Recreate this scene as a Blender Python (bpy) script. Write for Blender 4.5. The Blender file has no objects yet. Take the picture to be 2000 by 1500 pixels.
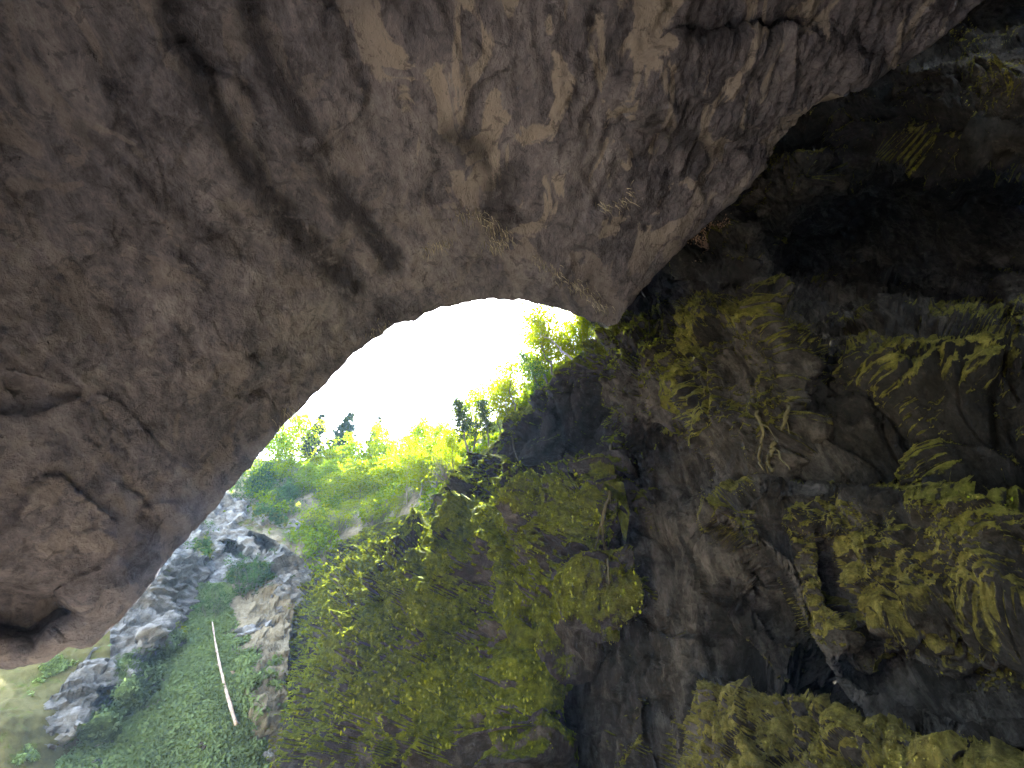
import bpy, math, random
import numpy as np
from mathutils import Vector, Matrix

SC = bpy.context.scene
COL = SC.collection
rng = np.random.default_rng(7)
random.seed(7)

# ------------------------------------------------------------------ camera
F = 900.0                      # focal length in pixels of the 2000 px wide photograph
CAM = np.array([0.0, 0.0, 1.7])
PITCH = math.radians(45)
cam_d = bpy.data.cameras.new('camera')
cam_d.sensor_width = 36.0
cam_d.lens = 36.0 * F / 2000.0
cam_d.clip_start = 0.05
cam_d.clip_end = 3000
cam = bpy.data.objects.new('camera', cam_d)
cam.location = CAM
cam.rotation_euler = (math.radians(90) + PITCH, 0, 0)
COL.objects.link(cam)
SC.camera = cam

# ------------------------------------------------------------------ sky and sun
SUN_DIR = Vector((-0.08, 0.49, 0.87)).normalized()      # towards the sun
SUN_EL = math.asin(SUN_DIR.z)
SUN_AZ = math.atan2(SUN_DIR.x, SUN_DIR.y)
world = bpy.data.worlds.new('World')
SC.world = world
world.use_nodes = True
wn = world.node_tree
wn.nodes.clear()
w_out = wn.nodes.new('ShaderNodeOutputWorld')
w_bg = wn.nodes.new('ShaderNodeBackground')
w_bg.inputs['Strength'].default_value = 0.13
w_sky = wn.nodes.new('ShaderNodeTexSky')
w_sky.sky_type = 'NISHITA'
w_sky.sun_disc = False
w_sky.sun_elevation = SUN_EL
w_sky.sun_rotation = SUN_AZ
w_tc = wn.nodes.new('ShaderNodeTexCoord')
w_map = wn.nodes.new('ShaderNodeMapping')
w_map.inputs['Location'].default_value = (0.3, 0.1, 0.55)
w_noise = wn.nodes.new('ShaderNodeTexNoise')
w_noise.inputs['Scale'].default_value = 2.2
w_noise.inputs['Detail'].default_value = 6
w_noise.inputs['Roughness'].default_value = 0.55
w_ramp = wn.nodes.new('ShaderNodeValToRGB')
w_ramp.color_ramp.elements[0].position = 0.40
w_ramp.color_ramp.elements[1].position = 0.58
w_mix = wn.nodes.new('ShaderNodeMix')
w_mix.data_type = 'RGBA'
w_mix.inputs['B'].default_value = (3.6, 3.7, 3.85, 1)
wn.links.new(w_tc.outputs['Generated'], w_map.inputs['Vector'])
wn.links.new(w_map.outputs['Vector'], w_noise.inputs['Vector'])
wn.links.new(w_noise.outputs['Fac'], w_ramp.inputs['Fac'])
wn.links.new(w_ramp.outputs['Color'], w_mix.inputs['Factor'])
wn.links.new(w_sky.outputs['Color'], w_mix.inputs['A'])
wn.links.new(w_mix.outputs['Result'], w_bg.inputs['Color'])
wn.links.new(w_bg.outputs['Background'], w_out.inputs['Surface'])

sun_d = bpy.data.lights.new('sun', 'SUN')
sun_d.energy = 4.5
sun_d.angle = math.radians(0.5)
sun_d.color = (1.0, 0.95, 0.86)
sun = bpy.data.objects.new('sun', sun_d)
sun.rotation_euler = SUN_DIR.to_track_quat('Z', 'Y').to_euler()
sun.location = (0, 0, 120)
COL.objects.link(sun)

SC.view_settings.view_transform = 'Standard'
SC.view_settings.look = 'None'
SC.view_settings.gamma = 1.0
SC.view_settings.use_curve_mapping = False
SC.view_settings.exposure = 4.9
SC.render.engine = 'CYCLES'
SC.cycles.use_denoising = True
SC.cycles.max_bounces = 8
SC.cycles.diffuse_bounces = 5
SC.cycles.volume_bounces = 1
SC.cycles.transparent_max_bounces = 8
SC.cycles.caustics_reflective = False
SC.cycles.caustics_refractive = False

# ------------------------------------------------------------------ geometry helpers
CP, SP = math.cos(PITCH), math.sin(PITCH)

def ray(px, py):
    """direction (world) of a point of the view, scaled so that its depth is F"""
    x = np.asarray(px, float) - 1000.0
    v = 750.0 - np.asarray(py, float)
    return np.stack([x, CP * F - SP * v, SP * F + CP * v], -1)

def P(px, py, d):
    return CAM + ray(px, py) * (np.asarray(d, float) / F)[..., None]

def proj(p):
    q = np.asarray(p, float) - CAM
    fwd = q[..., 1] * CP + q[..., 2] * SP
    up = -q[..., 1] * SP + q[..., 2] * CP
    return 1000 + F * q[..., 0] / fwd, 750 - F * up / fwd, fwd

def _hash(ix, iy, iz, seed):
    h = (ix.astype(np.uint32) * np.uint32(374761393) + iy.astype(np.uint32) * np.uint32(668265263)
         + iz.astype(np.uint32) * np.uint32(2147483647) + np.uint32(seed) * np.uint32(1274126177))
    h = (h ^ (h >> np.uint32(13))) * np.uint32(1274126177)
    h = (h ^ (h >> np.uint32(15))) * np.uint32(2246822519)
    return h ^ (h >> np.uint32(16))

def perlin(p, seed=0):
    p = np.asarray(p, np.float32)
    i = np.floor(p).astype(np.int32)
    f = p - i
    u = f * f * f * (f * (f * 6 - 15) + 10)
    res = None
    for dx in (0, 1):
        for dy in (0, 1):
            for dz in (0, 1):
                h = _hash(i[..., 0] + dx, i[..., 1] + dy, i[..., 2] + dz, seed)
                gx = (h & np.uint32(1023)).astype(np.float32) / 511.5 - 1
                gy = ((h >> np.uint32(10)) & np.uint32(1023)).astype(np.float32) / 511.5 - 1
                gz = ((h >> np.uint32(20)) & np.uint32(1023)).astype(np.float32) / 511.5 - 1
                w = ((u[..., 0] if dx else 1 - u[..., 0]) * (u[..., 1] if dy else 1 - u[..., 1])
                     * (u[..., 2] if dz else 1 - u[..., 2]))
                t = w * (gx * (f[..., 0] - dx) + gy * (f[..., 1] - dy) + gz * (f[..., 2] - dz))
                res = t if res is None else res + t
    return res

def fbm(p, octs=4, seed=0, rough=0.5, ridged=False):
    out, a, tot = 0, 1.0, 0.0
    p = np.asarray(p, np.float32)
    for o in range(octs):
        n = perlin(p, seed + 17 * o)
        if ridged:
            n = 0.5 - np.abs(n) * 1.6
        out = out + a * n
        tot += a
        a *= rough
        p = p * 2.03 + 5.7
    return out / tot

def facets(p, seed=0, tilt=1.0):
    """broken rock: every cell of a jittered lattice is a plane of its own tilt; returns height, edge distance, cell value"""
    p = np.asarray(p, np.float32)
    b = np.floor(p - 0.5).astype(np.int32)
    d1 = np.full(p.shape[:-1], 9e9, np.float32)
    d2 = d1.copy()
    hgt = np.zeros_like(d1)
    val = np.zeros_like(d1)
    for dx in (0, 1):
        for dy in (0, 1):
            for dz in (0, 1):
                ix, iy, iz = b[..., 0] + dx, b[..., 1] + dy, b[..., 2] + dz
                h = _hash(ix, iy, iz, seed)
                g = _hash(ix, iy, iz, seed + 91)
                r = []
                for k in (0, 10, 20):
                    r.append(((h >> np.uint32(k)) & np.uint32(1023)).astype(np.float32) / 1023.0)
                ox = p[..., 0] - (ix + 0.5 + 0.7 * (r[0] - .5))
                oy = p[..., 1] - (iy + 0.5 + 0.7 * (r[1] - .5))
                oz = p[..., 2] - (iz + 0.5 + 0.7 * (r[2] - .5))
                dd = ox * ox + oy * oy + oz * oz
                gx = (g & np.uint32(1023)).astype(np.float32) / 511.5 - 1
                gy = ((g >> np.uint32(10)) & np.uint32(1023)).astype(np.float32) / 511.5 - 1
                gz = ((g >> np.uint32(20)) & np.uint32(1023)).astype(np.float32) / 511.5 - 1
                hh = tilt * (gx * ox + gy * oy + gz * oz) + 0.35 * gx
                near = dd < d1
                d2 = np.where(near, d1, np.minimum(d2, dd))
                hgt = np.where(near, hh, hgt)
                val = np.where(near, r[0], val)
                d1 = np.where(near, dd, d1)
    return hgt, np.sqrt(d2) - np.sqrt(d1), val

def tufts(p, seed=0):
    """drooping cushions: a rounded bump per cell, heavier at its lower end, with a sharp lower rim"""
    p = np.asarray(p, np.float32)
    b = np.floor(p - 0.5).astype(np.int32)
    d1 = np.full(p.shape[:-1], 9e9, np.float32)
    zz = np.zeros_like(d1)
    sz = np.zeros_like(d1)
    for dx in (0, 1):
        for dy in (0, 1):
            for dz in (0, 1):
                ix, iy, iz = b[..., 0] + dx, b[..., 1] + dy, b[..., 2] + dz
                h = _hash(ix, iy, iz, seed)
                r = [((h >> np.uint32(k)) & np.uint32(1023)).astype(np.float32) / 1023.0 for k in (0, 10, 20)]
                ox = p[..., 0] - (ix + 0.5 + 0.8 * (r[0] - .5))
                oy = p[..., 1] - (iy + 0.5 + 0.8 * (r[1] - .5))
                oz = p[..., 2] - (iz + 0.5 + 0.8 * (r[2] - .5))
                dd = ox * ox + oy * oy + oz * oz
                near = dd < d1
                zz = np.where(near, oz, zz)
                sz = np.where(near, r[1], sz)
                d1 = np.where(near, dd, d1)
    return np.sqrt(np.clip(1 - d1 / 0.62, 0, 1)) * (0.75 - 0.75 * zz) * (0.45 + 0.8 * sz)

class TPS:
    """smooth surface through scattered (x, y, value) control points"""
    def __init__(self, pts, smooth=0.0):
        pts = np.array(pts, float)
        self.c = pts[:, :2] / 1000.0
        n = len(pts)
        A = np.zeros((n + 3, n + 3))
        A[:n, :n] = self._k(np.linalg.norm(self.c[:, None] - self.c[None], axis=-1)) + smooth * np.eye(n)
        A[:n, n] = 1
        A[:n, n + 1:] = self.c
        A[n, :n] = 1
        A[n + 1:, :n] = self.c.T
        self.w = np.linalg.solve(A, np.concatenate([pts[:, 2], [0, 0, 0]]))
    @staticmethod
    def _k(r):
        return np.where(r > 1e-9, r * r * np.log(np.maximum(r, 1e-9)), 0)
    def __call__(self, x, y):
        x = np.asarray(x, float) / 1000.0
        y = np.asarray(y, float) / 1000.0
        o = self.w[-3] + self.w[-2] * x + self.w[-1] * y
        for (cx, cy), w in zip(self.c, self.w[:-3]):
            o = o + w * self._k(np.hypot(x - cx, y - cy))
        return o

def sdist(px, py, poly):
    """distance to the outline of a polygon, positive inside"""
    poly = np.array(poly, float)
    best = np.full(px.shape, 1e9)
    inside = np.zeros(px.shape, bool)
    n = len(poly)
    for k in range(n):
        ax, ay = poly[k]
        bx, by = poly[(k + 1) % n]
        ex, ey = bx - ax, by - ay
        t = np.clip(((px - ax) * ex + (py - ay) * ey) / (ex * ex + ey * ey), 0, 1)
        best = np.minimum(best, np.hypot(px - ax - t * ex, py - ay - t * ey))
        c = (ay > py) != (by > py)
        if ey != 0:
            inside ^= c & (px < ex * (py - ay) / ey + ax)
    return np.where(inside, best, -best)

def ldist(px, py, line):
    best = np.full(px.shape, 1e9)
    for (ax, ay), (bx, by) in zip(line[:-1], line[1:]):
        ex, ey = bx - ax, by - ay
        t = np.clip(((px - ax) * ex + (py - ay) * ey) / (ex * ex + ey * ey), 0, 1)
        best = np.minimum(best, np.hypot(px - ax - t * ex, py - ay - t * ey))
    return best

def smooth(a, b, x):
    t = np.clip((x - a) / (b - a), 0, 1)
    return t * t * (3 - 2 * t)

def curve(pts, n, weights=None):
    pts = np.array(pts, float)
    seg = np.linalg.norm(np.diff(pts[:, :2], axis=0), axis=1)
    s = np.concatenate([[0], np.cumsum(seg)])
    u = np.linspace(0, s[-1], n)
    return np.stack([np.interp(u, s, pts[:, k]) for k in range(pts.shape[1])], -1), u / s[-1], s / s[-1]

def grid_normals(B):
    du = np.gradient(B, axis=1)
    dv = np.gradient(B, axis=0)
    n = np.cross(du, dv)
    n /= np.maximum(np.linalg.norm(n, axis=-1, keepdims=True), 1e-9)
    s = np.sign(np.sum(n * (CAM - B), -1).mean())
    return n * s

def mesh_from(name, verts, faces, mat, parent=None, smooth_shade=False, attrs=None, quads=True):
    """verts Nx3, faces MxK (K = 3 or 4) numpy arrays"""
    me = bpy.data.meshes.new(name)
    verts = np.ascontiguousarray(verts, np.float32)
    faces = np.ascontiguousarray(faces, np.int32)
    k = faces.shape[1]
    me.vertices.add(len(verts))
    me.vertices.foreach_set('co', verts.ravel())
    me.loops.add(faces.size)
    me.loops.foreach_set('vertex_index', faces.ravel())
    me.polygons.add(len(faces))
    me.polygons.foreach_set('loop_start', np.arange(0, faces.size, k, dtype=np.int32))
    me.polygons.foreach_set('loop_total', np.full(len(faces), k, np.int32))
    if smooth_shade:
        me.polygons.foreach_set('use_smooth', np.ones(len(faces), bool))
    else:
        me.polygons.foreach_set('use_smooth', np.zeros(len(faces), bool))
    me.update(calc_edges=True)
    for an, av in (attrs or {}).items():
        a = me.attributes.new(an, 'FLOAT', 'POINT')
        a.data.foreach_set('value', np.ascontiguousarray(av, np.float32).ravel())
    me.materials.append(mat)
    o = bpy.data.objects.new(name, me)
    COL.objects.link(o)
    if parent is not None:
        o.parent = parent
    return o

def grid_faces(r, c):
    i = np.arange(r * c).reshape(r, c)
    return np.stack([i[:-1, :-1], i[:-1, 1:], i[1:, 1:], i[1:, :-1]], -1).reshape(-1, 4)

def tag(o, label=None, cat=None, group=None, kind=None):
    if label: o['label'] = label
    if cat: o['category'] = cat
    if group: o['group'] = group
    if kind: o['kind'] = kind
    return o

def thing(name, loc, label, cat, group=None):
    o = bpy.data.objects.new(name, None)
    o.empty_display_size = 0.3
    o.location = loc
    COL.objects.link(o)
    return tag(o, label, cat, group)

# ------------------------------------------------------------------ materials
def new_mat(name):
    m = bpy.data.materials.new(name)
    m.use_nodes = True
    nt = m.node_tree
    nt.nodes.clear()
    out = nt.nodes.new('ShaderNodeOutputMaterial')
    return m, nt, out

class NT:
    def __init__(self, nt):
        self.nt = nt
    def node(self, t, **kw):
        n = self.nt.nodes.new(t)
        for k, v in kw.items():
            setattr(n, k, v)
        return n
    def link(self, a, b):
        self.nt.links.new(a, b)
    def coords(self, scale=(1, 1, 1), rot=(0, 0, 0)):
        g = self.node('ShaderNodeNewGeometry')
        m = self.node('ShaderNodeMapping')
        m.inputs['Scale'].default_value = scale
        m.inputs['Rotation'].default_value = rot
        self.link(g.outputs['Position'], m.inputs['Vector'])
        return m.outputs['Vector']
    def noise(self, vec, scale, detail=5, rough=0.55, dist=0.0):
        n = self.node('ShaderNodeTexNoise')
        n.inputs['Scale'].default_value = scale
        n.inputs['Detail'].default_value = detail
        n.inputs['Roughness'].default_value = rough
        n.inputs['Distortion'].default_value = dist
        if vec is not None: self.link(vec, n.inputs['Vector'])
        return n.outputs['Fac']
    def ramp(self, fac, stops):
        r = self.node('ShaderNodeValToRGB')
        e = r.color_ramp.elements
        while len(e) < len(stops): e.new(0.5)
        for k, (p, c) in enumerate(stops):
            e[k].position = p
            e[k].color = c if len(c) == 4 else (*c, 1)
        self.link(fac, r.inputs['Fac'])
        return r.outputs['Color']
    def val(self, fac, a, b):
        m = self.node('ShaderNodeMapRange')
        m.interpolation_type = 'SMOOTHSTEP'
        m.inputs['From Min'].default_value = a
        m.inputs['From Max'].default_value = b
        self.link(fac, m.inputs['Value'])
        return m.outputs['Result']
    def mix(self, fac, a, b, mode='MIX'):
        m = self.node('ShaderNodeMix', data_type='RGBA', blend_type=mode)
        for s, k in ((fac, 'Factor'), (a, 'A'), (b, 'B')):
            i = m.inputs[k]
            if isinstance(s, (int, float)): i.default_value = s
            elif isinstance(s, tuple): i.default_value = (*s, 1)
            else: self.link(s, i)
        return m.outputs['Result']
    def math(self, op, a, b=None):
        m = self.node('ShaderNodeMath', operation=op)
        for k, s in enumerate((a, b)):
            if s is None: continue
            if isinstance(s, (int, float)): m.inputs[k].default_value = s
            else: self.link(s, m.inputs[k])
        return m.outputs[0]
    def attr(self, name):
        a = self.node('ShaderNodeAttribute', attribute_name=name)
        return a.outputs['Fac']
    def bump(self, h, strength, dist):
        b = self.node('ShaderNodeBump')
        b.inputs['Strength'].default_value = strength
        b.inputs['Distance'].default_value = dist
        self.link(h, b.inputs['Height'])
        return b.outputs['Normal']
    def principled(self, col, rough=0.9, normal=None, spec=0.25):
        p = self.node('ShaderNodeBsdfPrincipled')
        if isinstance(col, tuple): p.inputs['Base Color'].default_value = (*col, 1)
        else: self.link(col, p.inputs['Base Color'])
        if isinstance(rough, (int, float)): p.inputs['Roughness'].default_value = rough
        else: self.link(rough, p.inputs['Roughness'])
        p.inputs['Specular IOR Level'].default_value = spec
        if normal is not None: self.link(normal, p.inputs['Normal'])
        return p.outputs[0]

def rock_material(name, dark, mid, light, moss_a=None, moss_b=None, moss_c=None, patch=None, stretch=(1, 1, 1), bump=0.6, rot=(0, 0, 0), tone=True, bump_d=0.35):
    m, nt, out = new_mat(name)
    n = NT(nt)
    c1 = n.coords(stretch, rot)
    c0 = n.coords()
    big = n.noise(c1, 0.16, 6, 0.6, 0.6)
    fine = n.noise(c1, 1.3, 11, 0.78, 0.3)
    base = n.ramp(n.math('ADD', n.math('MULTIPLY', big, 0.45), n.math('MULTIPLY', fine, 0.55)),
                  [(0.38, dark), (0.50, mid), (0.63, light)])
    if patch is not None:
        pm = n.val(n.noise(c1, 0.42, 6, 0.55, 1.1), 0.53, 0.57)
        pr = n.attr('patch')
        base = n.mix(n.math('MULTIPLY', pm, pr), base, patch)
        pm2 = n.val(n.noise(c0, 1.3, 7, 0.65, 0.8), 0.57, 0.63)
        base = n.mix(n.math('MULTIPLY', pm2, 0.5), base, dark)
    # dark pits and veins
    veins = n.val(n.noise(c1, 3.4, 8, 0.7, 1.3), 0.29, 0.37)
    base = n.mix(n.math('SUBTRACT', 1.0, veins), base, tuple(x * 0.55 for x in dark))
    if tone:
        st = n.attr('stain')
        base = n.mix(n.math('MULTIPLY', st, n.val(n.noise(c1, 0.9, 8, 0.7, 0.6), 0.30, 0.52)), base, tuple(x * 0.7 for x in dark))
    h = n.math('ADD', n.math('MULTIPLY', fine, 0.7), n.math('MULTIPLY', n.noise(c0, 6.0, 8, 0.75, 0.4), 0.45))
    if moss_a is not None:
        mm = n.attr('moss')
        mn = n.noise(c0, 1.6, 8, 0.7, 0.5)
        mf = n.val(n.math('ADD', mm, n.math('MULTIPLY', n.math('SUBTRACT', mn, 0.5), 1.3)), 0.42, 0.62)
        mcol = n.ramp(n.noise(c0, 2.3, 7, 0.7, 0.3), [(0.34, moss_a), (0.52, moss_b), (0.70, moss_c)])
        mcol = n.mix(n.attr('brown'), mcol, n.ramp(n.noise(c0, 2.9, 7, 0.7, 0.3), [(0.34, (0.045, 0.044, 0.014)), (0.52, (0.16, 0.148, 0.036)), (0.70, (0.33, 0.295, 0.085))]))
        base = n.mix(mf, base, mcol)
        h = n.math('ADD', h, n.math('MULTIPLY', mf, n.noise(c0, 9.0, 6, 0.8, 0.2)))
    sh = n.principled(base, 0.92, n.bump(h, bump, bump_d), 0.06)
    n.link(sh, out.inputs['Surface'])
    return m

MOSS_A, MOSS_B, MOSS_C = (0.028, 0.042, 0.007), (0.11, 0.142, 0.013), (0.23, 0.28, 0.020)
M_ROOF = rock_material('rock_roof', (0.028, 0.028, 0.040), (0.098, 0.094, 0.122), (0.195, 0.187, 0.222), patch=(0.210, 0.190, 0.193), stretch=(1.0, 0.55, 0.7), bump=1.0, bump_d=0.6)
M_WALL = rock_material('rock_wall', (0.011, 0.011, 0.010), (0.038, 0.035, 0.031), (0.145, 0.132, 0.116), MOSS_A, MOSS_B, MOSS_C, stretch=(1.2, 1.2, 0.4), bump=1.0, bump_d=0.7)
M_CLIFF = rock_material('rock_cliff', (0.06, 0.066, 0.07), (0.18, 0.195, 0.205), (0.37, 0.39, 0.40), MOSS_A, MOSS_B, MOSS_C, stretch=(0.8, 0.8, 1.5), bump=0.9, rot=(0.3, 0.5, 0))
M_RIB = rock_material('rock_rib', (0.045, 0.045, 0.043), (0.125, 0.125, 0.12), (0.24, 0.245, 0.24), (0.022, 0.036, 0.012), (0.055, 0.085, 0.025), (0.10, 0.145, 0.045), stretch=(0.8, 0.8, 1.5), bump=0.9, rot=(0.3, 0.5, 0))
M_SLOPE = rock_material('earth_slope', (0.07, 0.062, 0.045), (0.16, 0.145, 0.10), (0.27, 0.25, 0.18), (0.03, 0.055, 0.018), (0.075, 0.13, 0.035), (0.15, 0.22, 0.06), bump=0.8)
M_BANK = rock_material('grassy_bank', (0.035, 0.034, 0.014), (0.060, 0.058, 0.022), (0.085, 0.08, 0.035), (0.03, 0.042, 0.008), (0.055, 0.07, 0.012), (0.08, 0.095, 0.018), bump=0.5)
M_TAN = rock_material('sandy_rock', (0.12, 0.10, 0.07), (0.26, 0.215, 0.15), (0.38, 0.32, 0.23), MOSS_A, MOSS_B, MOSS_C, bump=0.8)

def leaf_material(name, cols, transl=0.5, tcol=None):
    m, nt, out = new_mat(name)
    n = NT(nt)
    a = n.attr('tint')
    col = n.ramp(a, [(k / (len(cols) - 1), c) for k, c in enumerate(cols)])
    d = n.node('ShaderNodeBsdfDiffuse')
    t = n.node('ShaderNodeBsdfTranslucent')
    n.link(col, d.inputs['Color'])
    n.link(n.mix(1.0, col, tcol or (1.0, 1.0, 0.6), 'MULTIPLY'), t.inputs['Color'])
    mx = n.node('ShaderNodeMixShader')
    mx.inputs[0].default_value = transl
    n.link(d.outputs[0], mx.inputs[1])
    n.link(t.outputs[0], mx.inputs[2])
    n.link(mx.outputs[0], out.inputs['Surface'])
    return m

M_BEECH = leaf_material('beech_leaves', [(0.075, 0.135, 0.006), (0.13, 0.205, 0.007), (0.18, 0.245, 0.008)], 0.55)
M_FRESH = leaf_material('fresh_leaves', [(0.12, 0.18, 0.006), (0.19, 0.25, 0.007), (0.26, 0.29, 0.008)], 0.6)
M_SPRUCE = leaf_material('spruce_needles', [(0.020, 0.035, 0.016), (0.035, 0.055, 0.022), (0.05, 0.07, 0.03)], 0.2)
M_PINE = leaf_material('pine_needles', [(0.030, 0.050, 0.022), (0.045, 0.075, 0.030), (0.07, 0.10, 0.04)], 0.25)
M_YEW = leaf_material('dark_leaves', [(0.025, 0.055, 0.022), (0.045, 0.095, 0.035), (0.07, 0.14, 0.04)], 0.35)  # dark bluish green of evergreen foliage
M_COVER = leaf_material('ground_leaves', [(0.08, 0.115, 0.06), (0.13, 0.19, 0.08), (0.18, 0.26, 0.085)], 0.3)
M_MOSS = leaf_material('moss_tufts', [(0.070, 0.080, 0.012), (0.135, 0.162, 0.014), (0.205, 0.250, 0.016), (0.27, 0.33, 0.020)], 0.12)
M_DRYMOSS = leaf_material('dry_moss_tufts', [(0.075, 0.070, 0.022), (0.15, 0.142, 0.034), (0.225, 0.22, 0.040), (0.30, 0.275, 0.06)], 0.10)
M_STRAW = leaf_material('dry_grass', [(0.18, 0.17, 0.14), (0.28, 0.265, 0.23), (0.40, 0.38, 0.34)], 0.2)
M_RUST = leaf_material('rust_twigs', [(0.22, 0.14, 0.10), (0.38, 0.26, 0.19), (0.52, 0.38, 0.29)], 0.2)

def bark_material(name, a, b, scale=3.0):
    m, nt, out = new_mat(name)
    n = NT(nt)
    c = n.coords((1, 1, 0.25))
    f = n.noise(c, scale, 8, 0.7, 0.4)
    sh = n.principled(n.ramp(f, [(0.35, a), (0.65, b)]), 0.9, n.bump(f, 0.7, 0.05), 0.2)
    n.link(sh, out.inputs['Surface'])
    return m
M_BARK = bark_material('bark', (0.045, 0.038, 0.032), (0.13, 0.115, 0.095))
M_PALEBARK = bark_material('pale_bark', (0.16, 0.145, 0.12), (0.36, 0.33, 0.28))
M_LOG = bark_material('weathered_log', (0.20, 0.155, 0.13), (0.50, 0.42, 0.36), 5.0)
M_WOODEND = bark_material('broken_wood', (0.30, 0.22, 0.15), (0.55, 0.44, 0.32), 9.0)
M_DARKWOOD = bark_material('rotten_wood', (0.03, 0.024, 0.02), (0.085, 0.066, 0.055), 5.0)
M_ROOTS = bark_material('root_bark', (0.028, 0.026, 0.013), (0.075, 0.068, 0.032), 5.0)

# ------------------------------------------------------------------ the cave roof
lip_pairs = [
    ((-500, 1500, 16.0), (-1100, 1300)), ((-200, 1370, 20.0), (-1050, 1100)), ((0, 1306, 23.0), (-1000, 900)), ((60, 1296, 23.5), (-980, 840)), ((90, 1290, 24.0), (-970, 800)),
    ((128, 1262, 24.5), (-950, 750)), ((176, 1264, 25.5), (-930, 700)), ((206, 1232, 26.0), (-910, 640)), ((240, 1200, 26.5), (-900, 600)), ((330, 1085, 29.0), (-870, 400)),
    ((400, 1012, 31.5), (-840, 200)), ((490, 908, 34.5), (-800, 0)), ((540, 850, 36.0), (-740, -200)), ((592, 797, 37.0), (-700, -400)), ((640, 745, 37.5), (-650, -520)),
    ((690, 692, 38.0), (-600, -600)), ((760, 640, 37.8), (-250, -720)), ((850, 602, 37.2), (200, -800)), ((900, 590, 36.8), (450, -830)), ((950, 583, 36.3), (700, -850)),
    ((1040, 587, 36.0), (1000, -860)), ((1100, 604, 36.0), (1150, -860)), ((1150, 626, 36.0), (1300, -860)), ((1188, 640, 36.0), (1450, -850)), ((1208, 632, 35.6), (1520, -850)),
    ((1222, 602, 34.5), (1580, -840)), ((1270, 545, 33.0), (1680, -820)), ((1330, 482, 31.0), (1800, -800)), ((1420, 400, 29.0), (1920, -760)), ((1462, 360, 28.0), (1980, -740)),
    ((1500, 300, 27.0), (2050, -700)), ((1570, 205, 25.5), (2130, -680)), ((1640, 180, 24.6), (2190, -660)), ((1700, 150, 24.0), (2250, -650)), ((1830, 75, 22.8), (2330, -620)),
    ((1912, 0, 22.0), (2400, -600)), ((2200, -250, 18.0), (2600, -600))]
roof_ctrl = [(a[0], a[1], a[2]) for a, b in lip_pairs] + [
    (1000, 0, 21.0), (1000, 300, 25.8), (500, 300, 23.2), (500, 0, 20.0), (0, 0, 17.0), (0, 400, 18.6), (0, 750, 19.5), (0, 1100, 21.2), (300, 1000, 27.5), (500, 700, 30.0), (250, 600, 23.5),
    (750, 500, 32.5), (950, 480, 32.0), (1150, 480, 30.5), (1500, 0, 21.5), (1300, 200, 24.5), (1700, 0, 21.5), (750, 150, 22.6),
    (-1000, 900, 9.0), (-900, 400, 9.0), (-600, -600, 10.0), (-1100, 1300, 10.0), (200, -800, 11.5), (700, -850, 12.0), (1500, -850, 12.0), (2050, -700, 12.5), (2400, -600, 12.5), (2600, -600, 11.5),
    (-450, 600, 14.0), (-400, -100, 13.5), (500, -400, 15.0), (1400, -400, 15.6), (1900, -350, 16.5)]
tps_roof = TPS(roof_ctrl)

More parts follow.
